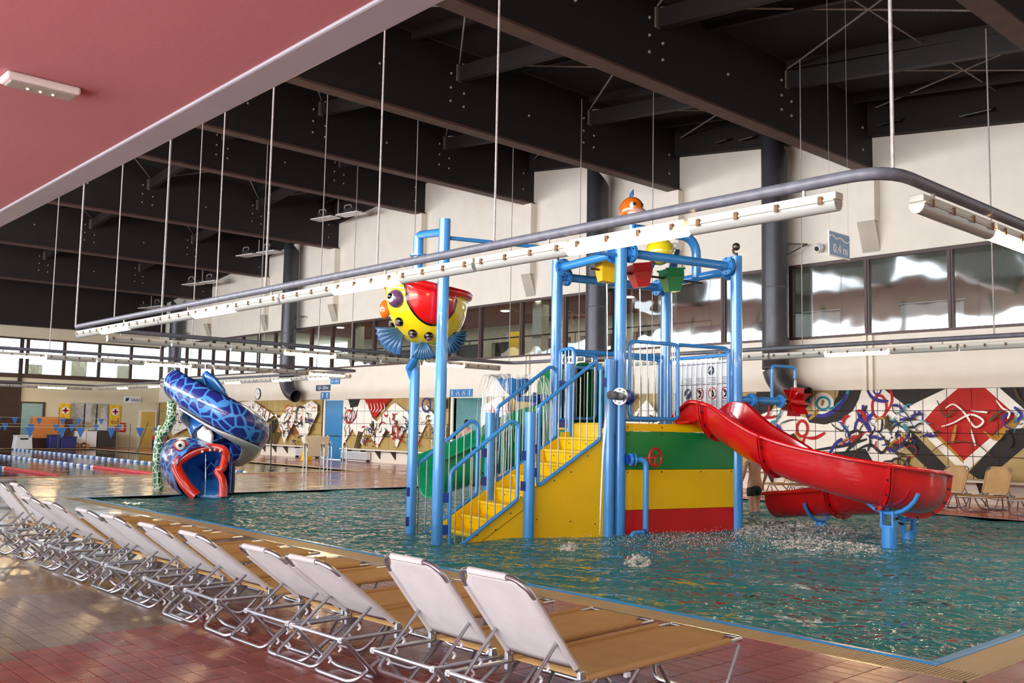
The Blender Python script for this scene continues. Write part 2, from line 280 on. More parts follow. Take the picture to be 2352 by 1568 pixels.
# basins
b = MB()
def basin(x0, x1, y0, y1, d, mn):
    b = MB(); t = .15
    b.box((x0-t, y0-t, -d-.2), (x1+t, y1+t, -d)); b.box((x0-t, y0-t, -d), (x0, y1+t, -.02)); b.box((x1, y0-t, -d), (x1+t, y1+t, -.02)); b.box((x0, y0-t, -d), (x1, y0, -.02)); b.box((x0, y1, -d), (x1, y1+t, -.02))
    b.build('pool_basin', mn, floor)
basin(PX0, PX1, PY0, PY1, .45, 'pool_tile'); basin(SX0, SX1, SY0, SY1, 1.9, 'pool_tile_deep')
def water(x0, x1, y0, y1, z, mn, step, amp, label):
    nx = int((x1-x0)/step); ny = int((y1-y0)/step); rows = []
    for i in range(nx+1):
        x = x0+(x1-x0)*i/nx
        rows.append([(x, y0+(y1-y0)*j/ny, z + amp*(math.sin(x*3.1+j*step*1.3)+math.sin(j*step*4.3-x*1.7)+.6*math.sin(x*7.9+j*step*6.1))) for j in range(ny+1)])
    o = MB().sheet(rows).build('pool_water', mn, None, smooth=True, kind='stuff'); return tag(o, label, 'water')
water(PX0, PX1, PY0, PY1, -.032, 'water', .14, .011, 'rippled teal water filling the shallow children\'s pool around the tower')
water(SX0, SX1, SY0, SY1, -.03, 'water_calm', .5, .001, 'calm reflecting water of the lane swimming pool at the far end')
# overflow lip + grate
lip = MB(); lw = .075
for a, c in (((PX0-lw, PY0-lw, -.1), (PX0, PY1, .004)), ((PX0, PY0-lw, -.1), (PX1, PY0, .004)), ((PX0-lw, PY1, -.1), (PX1, PY1+lw, .004)), ((PX1, PY0, -.1), (PX1+lw, PY1, .004))): lip.box(a, c)
lip.build('pool_lip', 'lip_blue', floor, bevel=.01)
g = MB(); gb = MB()
gb.box((PX0-.43, PY0-.43, -.09), (PX0-lw, PY1+.1, -.04)); gb.box((PX0-lw, PY0-.43, -.09), (PX1, PY0-lw, -.04))
gb.build('grate_channel', 'grate_gap', floor)
y = PY0-.40
while y < PY1: g.box((PX0-.39, y, -.04), (PX0-lw-.006, y+.019, -.006)); y += .0285
x = PX0-lw
while x < PX1: g.box((x, PY0-.39, -.04), (x+.019, PY0-lw-.006, -.006)); x += .0285
g.build('overflow_grate', 'grate', floor, kind='stuff')
gs = MB(); gs.box((PX0-.42, PY0-.42, -.09), (PX0-.395, PY1, .001)); gs.box((PX0-.42, PY0-.42, -.09), (PX1, PY0-.395, .001)); gs.build('grate_edge', 'grate', floor)
# swim pool edge kerb
k = MB(); k.box((SX0, SY0-.25, -.2), (SX1+.25, SY0, .02)); k.box((SX1, SY0, -.2), (SX1+.25, SY1, .02)); k.box((SX0, SY1, -.2), (SX1+.25, SY1+.25, .02)); k.build('pool_kerb', 'grate', floor, bevel=.01)

# ------------------------------------------------------------------ long wall (east, X=24)
WX = 24.0; LED = .58; MTOP = 2.80; WB, WT = 4.24, 6.37
def rooftop(y): return 9.54+(y-11.7)*.118 if y < 31.8 else 11.91-(y-31.8)*.108
we = MB()
we.box((WX, -3, 0), (WX+.25, 27.75, MTOP)); we.box((WX, 29.85, 0), (WX+.25, 37.62, MTOP)); we.box((WX, 39.4, 0), (WX+.25, 59.3, MTOP))
we.box((WX, 27.75, MTOP-.03), (WX+.25, 29.85, MTOP)); we.box((WX, 37.62, MTOP-.03), (WX+.25, 39.4, MTOP))
we.box((WX-.04, -3, MTOP), (WX+.25, 59.3, WB))
yy = -3.0
while yy < 59.3:
    y2 = min(yy+6.7, 59.3)
    if yy < 31.8 < y2: segs = ((yy, 31.8), (31.8, y2))
    else: segs = ((yy, y2),)
    for a, c in segs: we.prism([(WX-.04, a, WT), (WX-.04, c, WT), (WX-.04, c, rooftop(c)), (WX-.04, a, rooftop(a))], (.25, 0, 0))
    yy = y2
wall_east = we.build('wall_east', 'cream', kind='structure')
# ledge bench with brackets
lb = MB(); lb.box((WX-.34, 2, LED-.06), (WX, 27.6, LED-.01)); lb.build('bench_board', 'wood_white', wall_east)
MB().box((WX-.34, 30, LED-.06), (WX, 37.5, LED-.01)).build('bench_board', 'wood_white', wall_east); MB().box((WX-.34, 39.6, LED-.06), (WX, 55, LED-.01)).build('bench_board', 'wood_white', wall_east)
brk = MB()
for y in [2.5+1.15*i for i in range(46)]:
    if 27.5 < y < 30.1 or 37.5 < y < 39.6: continue
    brk.prism([(WX, y, LED-.06), (WX-.3, y, LED-.06), (WX, y, .15)], (0, .05, 0))
brk.build('bench_bracket_row', 'gallery_dark', wall_east, kind='stuff')
# pilasters under the girders and rain pipes
GY = [5.4, 12.1, 18.55, 25.3, 32.0, 38.75, 45.5, 52.2]
GZ = [7.95, 8.63, 9.2, 9.88, 10.55, 9.92, 9.26, 8.6]
for y, z in zip(GY, GZ):
    MB().box((WX-.34, y-.25, WT+.9), (WX-.04, y+.25, z)).add([(WX-.34, y-.25, WT+.9), (WX-.34, y+.25, WT+.9), (WX-.04, y+.25, WT+.1), (WX-.04, y-.25, WT+.1)], [(0,1,2,3), (0,3,1), (1,3,2)]).build('pilaster', 'cream', wall_east)
for y in (12.22, 25.4): MB().box((WX-.12, y-.14, MTOP-.02), (WX-.04, y-.03, WB)).box((WX-.12, y+.03, MTOP-.02), (WX-.04, y+.14, WB)).build('cable_duct', 'wood_white', wall_east)
# windows band
MUL = [3.0, 5.25, 7.6, 10.02, 12.22, 14.5, 16.8, 18.95, 21.15, 23.5, 25.75, 28.1, 30.1, 31.9, 33.6, 35.4, 37.15, 38.9, 40.8, 42.6, 44.4, 46.2, 48, 49.8, 51.6, 53.4, 55.2, 57, 58.9]
for i in range(len(MUL)-1):
    a, c = MUL[i], MUL[i+1]; f = .055; o = MB()
    o.box((WX-.08, a, WB), (WX+.06, c, WB+.07)); o.box((WX-.08, a, WT-.09), (WX+.06, c, WT)); o.box((WX-.1, a, WB+.07), (WX+.06, a+f+.02, WT-.09)); o.box((WX-.08, c-f, WB+.07), (WX+.06, c, WT-.09))
    wn = o.build('window_%d' % (i+1), 'frame_brown', kind='structure')
    MB().box((WX-.02, a+f, WB+.07), (WX-.008, c-f, WT-.09)).build('pane', 'glass_mirror' if c < 19.0 else 'glass', wn)
# gallery rooms behind
gl = MB(); gl.box((WX+.26, -3, 4.0), (31, 62, 4.2)); gal = gl.build('gallery_floor', 'gallery_floor', kind='structure')
gc = MB(); gc.box((WX+.26, 18.9, 6.55), (31, 46, 6.7)); gc.build('gallery_ceiling', 'gallery_red', gal)
gc = MB(); gc.box((WX+.26, 46, 6.55), (31, 62, 6.7)); gc.box((WX+.26, -3, 6.55), (31, 18.9, 6.7)); gc.build('gallery_ceiling', 'gallery_wall', gal)
gw = MB(); gw.box((30.6, 17, 4.2), (30.8, 48, 4.75)); gw.box((30.6, 17, 5.75), (30.8, 48, 6.55))
for y in range(17, 48, 3): gw.box((30.55, y, 4.75), (30.8, y+.6, 5.75))
gw.box((30.6, -3, 4.2), (30.8, 17, 6.55)); gw.build('gallery_back_wall', 'gallery_wall', gal)
MB().box((30.85, 17, 4.7), (30.95, 48, 5.8)).build('gallery_dark_glazing', 'gallery_dark', gal)
for y in (20.0, 26.2, 33, 39): MB().box((25.4, y, 4.2), (25.8, y+.5, 6.55)).build('gallery_column', 'gallery_wall', gal)
for y0, y1 in ((34.5, 36), (29.2, 30)): MB().box((27.2, y0, 4.2), (27.3, y1, 5.7)).build('gallery_screen', 'banner_yellow', gal)
hr = MB()
hr.tube([(25.0, 18, 5.15), (25.0, 46, 5.15)], .03)
for y in range(18, 46, 3): hr.tube([(25.0, y, 4.2), (25.0, y, 5.15)], .02)
hr.build('gallery_handrail', 'gallery_dark', gal)
for i, (x, y) in enumerate(((26.8, 23.0), (25.5, 26.4), (26.7, 29.76), (26.5, 35), (27.5, 38.5), (26, 41.5))):
    t = thing('ceiling_downlight', 'round white downlight in the red gallery ceiling, ' + ('rightmost, just right of the front tower column', 'second from the right', 'third from the right', 'fourth from the right', 'fifth from the right', 'leftmost')[i], 'light', (x, y, 6.55), 0, 'gallery downlights')
    MB().lathe([(.001, -.03), (.16, -.03), (.19, -.015), (.19, 0)], n=16).build('lens', 'downlight', t)
area('gallery_light', (27.5, 32, 6.4), (0, 0, 0), 4, 26, 330, (1, .9, .74)); area('gallery_light', (27.5, 9, 6.4), (0, 0, 0), 4, 18, 420, (.95, .97, 1.0)); area('gallery_light', (27.5, 53, 6.4), (0, 0, 0), 4, 10, 260, (1, .95, .85))
# bright glazed facade beyond the gallery on the near right (daylit lounge with furniture shapes)
for i, y in enumerate((8.6, 13.1, 17.2)):
    t = thing('roller_blind', ['grey-white blind hanging in the gallery behind the rightmost window', 'grey-white blind hanging in the gallery behind the window right of the duct', 'grey-white blind hanging in the gallery behind the window above the slide tower'][i], 'blind', (29.8, y, 4.6))
    MB().sheet([[(.05*math.sin(k*1.3), -1+k*.2, z) for k in range(11)] for z in (0, .6, 1.2)]).build('fabric', 'white', t, solid=.01); MB().tube([(0, -1.05, 1.22), (0, 1.05, 1.22)], .04).build('roller', 'steel', t)

# ---- mural tiles (clipped paint per tile)
def clip(poly, a0, a1, b0, b1):
    def cut(P, ax, val, keep_gt):
        out = []
        for i in range(len(P)):
            p, q = P[i], P[(i+1) % len(P)]; ip = (p[ax] >= val) if keep_gt else (p[ax] <= val); iq = (q[ax] >= val) if keep_gt else (q[ax] <= val)
            if ip: out.append(p)
            if ip != iq: t = (val-p[ax])/(q[ax]-p[ax]); out.append((p[0]+(q[0]-p[0])*t, p[1]+(q[1]-p[1])*t))
        return out
    for ax, v, g_ in ((0, a0, True), (0, a1, False), (1, b0, True), (1, b1, False)):
        poly = cut(poly, ax, v, g_)
        if len(poly) < 3: return None
    return poly
PM = ['tile_base', 'p_white', 'p_dark', 'p_red', 'p_blue', 'p_teal', 'p_gold', 'p_brown']; W_, D_, RE, BL, TE, GO, BR = 1, 2, 3, 4, 5, 6, 7
pieces = []     # (mat, poly) in (y, z)
def poly(m, P): pieces.append((m, P))
def stroke(m, P, w, taper=True, n=5):
    S = [(v.x, v.y) for v in spline([(p[0], p[1], 0) for p in P], n)]; K = len(S)
    for i in range(K-1):
        (x0, y0), (x1, y1) = S[i], S[i+1]; dx, dy = x1-x0, y1-y0; L = math.hypot(dx, dy) or 1; nx, ny = -dy/L, dx/L
        def ww(t): return w*(.35+.65*math.sin(PI*min(1, max(0, t*.9+.05)))) if taper else w
        a, c = ww(i/K)/2, ww((i+1)/K)/2; pieces.append((m, [(x0+nx*a, y0+ny*a), (x1+nx*c, y1+ny*c), (x1-nx*c, y1-ny*c), (x0-nx*a, y0-ny*a)]))
def ring(m, c, rx, rz, w): stroke(m, [(c[0]+rx*math.cos(a*PI/4+.3), c[1]+rz*math.sin(a*PI/4+.3)) for a in range(9)], w, False, 4)
def disc(m, c, rx, rz): poly(m, [(c[0]+rx*math.cos(a*PI/10), c[1]+rz*math.sin(a*PI/10)) for a in range(20)])
def scribble(c, sx, sz, n, seed, cols=(D_, D_, D_, BL, BR, D_, BR, RE, BL, D_, D_, TE, GO, BL), wmin=.02, wmax=.08):
    rg = random.Random(seed)
    for i in range(n):
        x = c[0]+rg.uniform(-sx, sx); z = c[1]+rg.uniform(-sz, sz); a = rg.uniform(0, 2*PI); P = [(x, z)]; r = rg.uniform(.08, .17)
        turn = rg.choice((-1, 1))*rg.uniform(.1, .8)
        for k in range(rg.randint(2, 5)):
            x += r*math.cos(a); z += r*math.sin(a); a += turn*rg.uniform(.3, 1.4)+rg.gauss(0, .5); P.append((x, z))
        stroke(rg.choice(cols), P, rg.choice((rg.uniform(wmin, .05), rg.uniform(.05, wmax*1.3))))
# right part
poly(D_, [(16.9, 1.35), (15.6, 2.85), (14.75, 2.85), (16.1, 1.05)]); poly(D_, [(15.9, .6), (14.6, 1.75), (14.0, 1.1), (14.2, .6)])
poly(W_, [(16.34,1.84),(14.95,2.35),(14.26,2.1),(13.46,1.87),(12.7,2.22),(12.38,2.88),(11.49,2.87),(11.32,2.39),(11.1,2.33),(10.82,2.03),(11.34,1.28),(11.64,.8),(13.48,.84),(14.13,1.2),(14.33,1.68),(14.95,1.42),(15.67,1.41)])
poly(D_, [(12.44,2.84),(12.42,2.88),(13.07,2.9),(13.13,2.64),(13.39,2.28),(13.86,2.1),(14.12,2.16),(13.99,1.92),(13.53,1.87),(13.02,1.99),(12.67,2.28),(12.51,2.57)])
poly(D_, [(11.9,2.87),(10.31,2.87),(9.94,2.83),(11.15,2.30),(11.55,2.6)]); poly(W_, [(10.05,2.87),(9.02,2.87),(8.17,2.07),(9.05,1.45),(9.83,.72),(11.05,1.89),(11.15,2.37)])
poly(GO, [(9.82, .95), (10.62, 1.72), (10.75, 1.95), (9.82, 1.1)]); poly(GO, [(8.95, 1.55), (8.5, 1.95), (8.6, 2.12), (9.2, 1.6)])
poly(D_, [(11.14,1.78),(11.34,1.39),(10.95,1.01),(10.5,.6),(9.99,.6)]); poly(D_, [(8.3,1.85),(8.75,1.81),(9.72,.75),(9.5,.6),(9.3,.6),(8.3,1.5)]); poly(D_, [(9.02,2.86),(7.8,2.86),(7.8,1.9),(8.35,2.22)])
poly(RE, [(9.88,2.83),(9.3,2.82),(8.73,2.27),(8.6,2.12),(9.82,1.03),(10.77,2.0),(10.48,2.33)]); poly(D_, [(13.3,1.11),(12.35,1.25),(11.95,.6),(13.2,.6)])
poly(W_, [(7.8, 1.6), (7.8, .6), (8.1, .6), (8.3, 1.2)])
disc(W_, (13.58, 2.45), .34, .30); ring(TE, (13.56, 2.45), .2, .17, .07); stroke(TE, [(13.4,2.3),(13.2,2.35),(12.9,2.6),(12.8,2.9)], .1); stroke(BL, [(14,2.12),(13.5,2.12),(13.1,2.35),(12.85,2.7)], .12)
stroke(GO, [(13.6,2.38),(13.55,2.55)], .09); stroke(GO, [(14.0,2.0),(13.8,2.15),(13.7,2.3)], .1)
ring(RE, (11.95, 2.35), .2, .3, .08); stroke(RE, [(11.75,2.2),(11.6,2.5),(11.65,2.85)], .08); stroke(BL, [(12.3,2.85),(12.15,2.6),(11.9,2.5),(11.7,2.5)], .1); ring(BL, (12.0, 2.78), .1, .1, .05)
ring(RE, (14.2, 1.75), .17, .22, .09); stroke(RE, [(14.1,1.5),(13.8,1.5),(13.5,1.65)], .1); stroke(RE, [(14.1,1.55),(14.2,1.3),(14.15,1.1)], .1)
for P, m, w_ in (([(13.9,1.15),(13.3,1.25),(12.8,1.35),(12.3,1.5)], D_, .09), ([(13.4,1.05),(13.2,1.35),(13.0,1.5)], BL, .1), ([(12.9,1.15),(12.6,1.45),(12.4,1.7)], D_, .12), ([(12.6,1.2),(12.2,1.35),(11.9,1.15),(11.7,1.4)], D_, .09), ([(12.4,2.4),(12.35,2.0),(12.2,1.7)], BL, .15), ([(12.55,2.2),(12.4,1.95),(12.1,2.2)], BL, .12)): stroke(m, P, w_)
scribble((12.3, 1.65), .7, .35, 34, 3); scribble((11.55, 1.2), .35, .5, 22, 4); scribble((15.3, 1.75), .5, .35, 20, 5); scribble((11.3, 2.0), .35, .3, 18, 6); scribble((8.6, 2.1), .35, .4, 14, 8, (TE, D_, BL, BR)); scribble((10.9, 1.75), .35, .3, 12, 9, (BL, D_, W_, TE))
for P, m, w_ in (([(10.2,2.3),(10.0,2.4),(9.75,2.2),(9.5,1.85),(9.3,2.0),(9.6,2.15),(10.0,1.95),(10.3,1.85)], W_, .05), ([(9.6,2.25),(9.2,2.2)], W_, .05), ([(9.6,1.8),(9.5,1.4)], W_, .05), ([(9.95,1.9),(10.05,1.45)], GO, .08), ([(9.3,1.75),(9.0,1.55),(8.8,1.8)], GO, .06), ([(9.0,2.5),(8.85,2.3),(8.7,2.2),(8.75,2.05)], W_, .05), ([(10.4,2.5),(10.2,2.1),(9.95,2.3)], BR, .05), ([(10.7,1.1),(10.2,1.45),(9.5,1.45),(9.1,1.1)], BR, .03), ([(10.75,1.95),(10.6,1.8),(10.5,1.65)], W_, .06)): stroke(m, P, w_)
# mural stretch left of the recess
poly(W_, [(37.6,2.77),(35.82,2.75),(35.19,1.94),(34.85,1.79),(33.8,2.51),(33.49,2.6),(32.69,2.23),(31.34,2.49),(30.01,1.53),(29.91,1.1),(30.57,1.52),(31.31,1.69),(32.01,.73),(32.8,1.49),(33.33,.69),(34.07,1.47),(34.78,.65),(35.39,1.26),(35.94,.73),(36.79,1.44),(37.6,.6)])
poly(RE, [(35.89,2.78),(33.81,2.78),(35.09,1.9)]); poly(D_, [(30.68,2.75),(29.9,2.75),(29.9,2.4),(30.46,2.23)]); poly(D_, [(37.2,2.8),(36.2,2.8),(36.4,2.45),(37.0,2.4)]); poly(BR, [(36.6,.6),(36.2,.6),(35.9,1.3),(36.3,1.35)])
poly(W_, [(29.9, 1.9), (30.5, 1.0), (29.9, .9)])
for i, c in enumerate(((37.2,1.9),(35.6,1.3),(34.8,1.25),(33.6,1.7),(33.0,1.3),(32.2,1.7),(31.9,1.2),(30.8,1.7))): scribble(c, .45, .45, 17, 20+i, (D_, D_, BL, RE, D_, BR, GO))
ring(RE, (37.0, 2.0), .28, .3, .08); ring(RE, (33.3, 1.35), .25, .25, .06); ring(BL, (31.2, 2.5), .28, .28, .1)
for i in range(6): stroke(W_, [(35.5-.25*i, 2.6), (35.4-.25*i, 2.35), (35.5-.22*i, 2.2)], .05)
# mural stretch left of the blue door
poly(W_, [(47.68,2.7),(46.22,2.8),(44.77,2.34),(43.6,1.94),(43.29,1.9),(42.55,2.44),(41.28,2.44),(40.28,2.75),(39.71,2.54),(39.69,2.12),(40.86,.69),(41.85,1.69),(42.75,.65),(43.62,2.12),(45.16,1.55),(45.58,.98),(46.09,1.43),(47.55,1.29)])
poly(D_, [(44.03,1.78),(43.46,1.9),(43.77,1.34),(44.62,.6),(45.31,.58)]); poly(BR, [(44.2,.6),(43.7,.6),(43.3,1.2),(43.7,1.2)])
for i, c in enumerate(((46.8,2.0),(45.6,2.1),(44.6,2.0),(42.8,1.5),(42.2,2.0),(41.2,1.6),(40.3,2.0),(41.8,1.0))): scribble(c, .5, .4, 15, 40+i, (D_, D_, BL, RE, D_, BR, GO))
poly(W_, [(57,2.6),(54,2.7),(52,1.2),(50,2.6),(49,1.0),(48,2.4),(48.5,.8),(51,.9),(53,1.5),(56,.8)])
for i in range(8): scribble((49+i*1.0, 1.8), .5, .45, 8, 60+i)
poly(W_, [(27.6, 2.4), (26.5, 2.8), (25.3, 1.3), (26.2, .8), (27.6, 1.6)]); poly(RE, [(27.0, 2.5), (26.0, 1.4), (27.2, 1.3)]); poly(D_, [(22,2.8),(20,2.8),(21,1.8)]); poly(W_, [(24.6,.7),(23,2.4),(21.4,1),(19.5,2.6),(18,1),(17.2,2.2),(17.4,.6),(20,.6)])
for i in range(9): scribble((17.6+i*1.05, 1.6), .5, .5, 10, 80+i)
boxes = []
for i, (m, P) in enumerate(pieces): boxes.append((min(p[0] for p in P), max(p[0] for p in P), min(p[1] for p in P), max(p[1] for p in P)))
RW = (MTOP-LED)/4; cols = []
y = 7.8
while y < 27.4: cols.append((y, .6, False)); y += .6
y = 29.97
while y < 37.4: cols.append((y, .588, False)); y += .588
y = 39.6
while y < 58.5: cols.append((y, .6, y > 50)); y += .6
far = MB(); far.mi = 0; cnt = 0
for (y0, dy, isfar) in cols:
    for r in range(4):
        z0 = LED+r*RW; g_ = .009; mb = far if isfar else MB(); a0, a1, b0, b1 = y0+g_, y0+dy-g_, z0+g_, z0+RW-g_; jit = random.uniform(0, .003)
        xf = WX-.035-jit; mb.mi = 0; mb.box((xf, a0, b0), (WX+.001, a1, b1))
        for q, (m, P) in enumerate(pieces):
            bx = boxes[q]
            if bx[1] <= a0 or bx[0] >= a1 or bx[3] <= b0 or bx[2] >= b1: continue
            c = clip(P, a0, a1, b0, b1)
            if c:
                c2 = [c[0]]
                for p in c[1:]:
                    if abs(p[0]-c2[-1][0])+abs(p[1]-c2[-1][1]) > 1e-4: c2.append(p)
                if len(c2) > 2:
                    mb.mi = m; xx = xf-.001-.00004*q; mb.add([(xx, p[0], p[1]) for p in c2], [tuple(range(len(c2)))])
        if not isfar: mb.build('mural_tile', PM, wall_east)
far.build('mural_tile_field', PM, wall_east, kind='stuff')
MB().box((WX-.006, 7.6, LED), (WX-.001, 27.7, MTOP)).box((WX-.006, 29.9, LED), (WX-.001, 37.6, MTOP)).box((WX-.006, 39.45, LED), (WX-.001, 59, MTOP)).build('mural_backing', 'groove', wall_east)
# recess and blue door
rc = MB(); rc.box((WX+.1, 29.85, 0), (26, 29.95, MTOP)); rc.box((WX+.1, 27.65, 0), (26, 27.75, MTOP)); rc.box((25.9, 27.7, 0), (26, 29.9, MTOP)); rc.box((WX+.25, 27.7, MTOP), (26, 29.9, MTOP+.1)); rc.build('recess_lining', 'teal_tile', wall_east)
tl = MB()
for k in range(6): tl.box((25.885, 27.8, .3+k*.42), (25.9, 29.8, .305+k*.42))
tl.build('recess_joint_lines', 'door_blue', wall_east)
for y in (27.78, 29.72): MB().box((WX-.05, y, 0), (WX+.02, y+.13, MTOP)).build('door_jamb', 'wood_white', wall_east)
d = MB(); d.box((WX-.02, 37.72, .02), (WX+.04, 39.3, MTOP-.04)); dr = d.build('door_1', 'door_blue', kind='structure', bevel=.01)
MB().tube([(WX-.09, 37.9, 1.1), (WX-.09, 39.15, 1.1)], .022).tube([(WX-.02, 37.9, 1.1), (WX-.09, 37.9, 1.1)], .015).tube([(WX-.02, 39.15, 1.1), (WX-.09, 39.15, 1.1)], .015).build('push_bar', 'steel', dr)
MB().box((WX-.06, 37.62, 0), (WX+.02, 37.72, MTOP)).box((WX-.06, 39.3, 0), (WX+.02, 39.45, MTOP)).build('door_frame', 'wood_white', dr)
# heaters under the bench
for i, (y0, y1) in enumerate(((39.7, 41.6), (35.4, 37.5), (16.5, 18.6), (3.2, 8.2))):
    t = thing('radiator', ['grey-white radiator box under the bench left of the blue door', 'grey-white radiator box under the bench right of the blue door', 'grey radiator under the bench behind the slide tower', 'long grey radiator under the bench behind the tan loungers at far right'][i], 'radiator', (WX-.17, (y0+y1)/2, .1))
    L_ = (y1-y0)/2; MB().box((-.09, -L_, 0), (.12, L_, .34)).build('casing', 'plastic_white' if i < 2 else 'trim_grey', t, bevel=.01)
    fn = MB()
    for k in range(int(L_*2/.08)): fn.box((-.105, -L_+.03+k*.08, .03), (-.09, -L_+.06+k*.08, .31))
    fn.build('fins', 'trim_grey', t, kind='stuff'); MB().box((-.06, -L_, -.1), (.1, -L_+.06, 0)).box((-.06, L_-.06, -.1), (.1, L_, 0)).build('feet', 'gallery_dark', t)

# ------------------------------------------------------------------ end wall (Y=59) and other walls
EY = 59.0
wn = MB(); wn.box((-8, EY, 0), (24.3, EY+.25, 4.1)); wn.box((-8, EY, 6.25), (24.3, EY+.25, 10.1)); wall_n = wn.build('wall_north', 'cream_warm', kind='structure'); MB().prism([(-5, EY-.5, 6.75), (23.9, EY-.5, 6.95), (23.9, EY-.5, 9.9), (-5, EY-.5, 9.9)], (0, .4, 0)).build('end_girder', 'beam', wall_n)
for i, (a, c) in enumerate(((8, 11.3), (11.3, 13.6), (13.6, 14.6), (14.6, 16.2), (16.2, 18.2), (18.2, 20.2), (20.2, 22.1), (22.1, 24.0))):
    o = MB(); f = .09; o.box((a, EY-.02, 4.1), (c, EY+.1, 4.2)); o.box((a, EY-.02, 6.15), (c, EY+.1, 6.25)); o.box((a, EY-.02, 4.2), (a+f, EY+.1, 6.15)); o.box((c-f, EY-.02, 4.2), (c, EY+.1, 6.15)); o.box((a, EY-.02, 5.55), (c, EY+.08, 5.62))
    q = o.build('window_%d' % (40+i), 'frame_brown', kind='structure'); MB().box((a+f, EY+.03, 4.2), (c-f, EY+.04, 6.15)).build('pane', 'glass', q)
MB().box((8, EY+.25, 4.0), (24.3, EY+5, 4.1)).build('balcony_floor', 'gallery_floor', wall_n)
for x in (17.0, 19.6, 22.4): MB().box((x, EY+3, 4.1), (x+.9, EY+3.2, 4.9+(x % 1)*.6)).build('balcony_planter', 'gallery_wall', wall_n)
MB().box((8, EY-.06, 3.95), (24, EY, 4.1)).build('trim_rail', 'frame_brown', wall_n)
ww_ = MB(); ww_.box((8, EY-.12, 0), (15.9, EY-.005, 3.75)); ww_.build('brown_panelling', 'dark_brown', wall_n)
MB().box((15.75, EY-.14, 0), (15.95, EY-.005, 6.2)).build('brown_post', 'dark_brown', wall_n)
o = MB(); o.box((15.95, EY-.1, .05), (17.3, EY-.02, 2.6)); dd = o.build('door_2', 'frame_brown', kind='structure'); MB().box((16.05, EY-.12, .15), (17.15, EY-.1, 2.5)).build('pane', 'teal_tile', dd)
o = MB(); o.box((22.75, EY-.08, 0), (23.85, EY-.01, 2.3)); d3 = o.build('door_3', 'wood_white', kind='structure'); MB().box((22.87, EY-.11, .02), (23.7, EY-.08, 2.2)).build('leaf', 'door_yellow', d3)
MB().tube([(23.6, EY-.13, 1.0), (23.6, EY-.17, 1.0), (23.48, EY-.17, 1.0)], .012).build('handle', 'steel', d3)
o = MB(); o.box((18.75, EY-.06, .4), (20.9, EY-.01, 2.62)); w9 = o.build('window_60', 'trim_grey', kind='structure'); MB().box((18.8, EY-.08, .45), (20.85, EY-.06, 2.58)).build('pane', 'mirror', w9)
for x in (19.45, 20.15): MB().box((x, EY-.1, .45), (x+.09, EY-.08, 2.58)).build('glazing_bar', 'gallery_dark', w9)
ws = MB(); ws.box((-8.2, -4.2, 0), (24.3, -4, 10)); ws.build('wall_south', 'cream', kind='structure')
wt = MB()
for i in range(14): wt.box((-5.3, -4+i*4.8, 0), (-5.0, -3.6+i*4.8, 9.4))
wt.box((-5.3, -4, 2.95), (-5.0, 59.3, 4.2)); wt.box((-5.3, -4, 8.3), (-5.0, 59.3, 10.4)); wt.box((-5.3, -4, 0), (-5.0, 59.3, .4)); wt.build('wall_west', 'cream', kind='structure')
MB().box((-40, -40, -.5), (-8, 100, -.3)).build('outside_ground', 'grate', floor)
MB().box((-8, 59.4, -.5), (60, 100, -.3)).build('outside_ground', 'grate', floor)

# items along the end wall
def banner(x0, x1, z0, z1, label):
    t = thing('banner', label, 'banner', ((x0+x1)/2, EY-.05, z0)); W2 = (x1-x0)/2; H = z1-z0
    MB().sheet([[(-W2+2*W2*k/8, -.02-.015*math.sin(k*1.2), H*r/4) for k in range(9)] for r in range(5)]).build('cloth', 'banner_yellow', t, solid=.006)
    MB().lathe([(.001, 0), (W2*.72, 0)], (0, -.055, H*.68), (0, 1, 0), n=20).build('disc', 'sign_white', t, solid=.004); MB().box((-.05, -.075, H*.68-.17), (.05, -.065, H*.68+.17)).box((-.17, -.075, H*.68-.05), (.17, -.065, H*.68+.05)).build('cross', 'bin_red', t)
    MB().box((-W2*.8, -.06, H*.18), (W2*.8, -.05, H*.24)).box((-W2*.6, -.06, H*.1), (W2*.6, -.05, H*.15)).build('print_lines', 'orange_board', t)
banner(18.1, 18.72, 1.3, 2.55, 'yellow banner with a red cross left of the mirrored window'); banner(20.95, 21.62, 1.3, 2.55, 'yellow banner with a red cross right of the mirrored window')
t = thing('notice_board', 'red framed notice board low on the white wall beside the yellow door', 'board', (21.66, EY-.03, .93)); MB().box((-.3, -.03, 0), (.3, .02, .56)).build('frame', 'bin_red', t); MB().box((-.15, -.04, .12), (.2, -.03, .48)).build('paper', 'fish_pink', t)
t = thing('wall_sign', 'white rectangular sign with purple marks above the yellow door', 'sign', (22.3, EY-.03, 2.72)); MB().box((-.52, -.02, 0), (.52, .02, .4)).build('plate', 'sign_white', t)
mk = MB(); mk.lathe([(.001, 0), (.13, 0)], (-.33, -.03, .2), (0, 1, 0), n=16, sy=.7)
for x in (-.1, .05, .2, .35): mk.tube([(x, -.03, .1), (x+.06, -.03, .28), (x+.12, -.03, .1)], .014, n=6)
mk.build('emblem', 'sign_navy', t)
t = thing('stage_box', 'orange-brown plywood box standing by the dark glass door', 'box', (17.2, 57.6, 0)); MB().box((-.95, -.2, .55), (.75, .3, 1.75)).build('upper_case', 'orange_board', t, bevel=.02); MB().box((.75, -.1, .55), (1.2, .3, 1.7)).build('side_wing', 'frame_brown', t); MB().box((-.8, -.1, 0), (.65, .25, .55)).build('base', 'dark_brown', t)
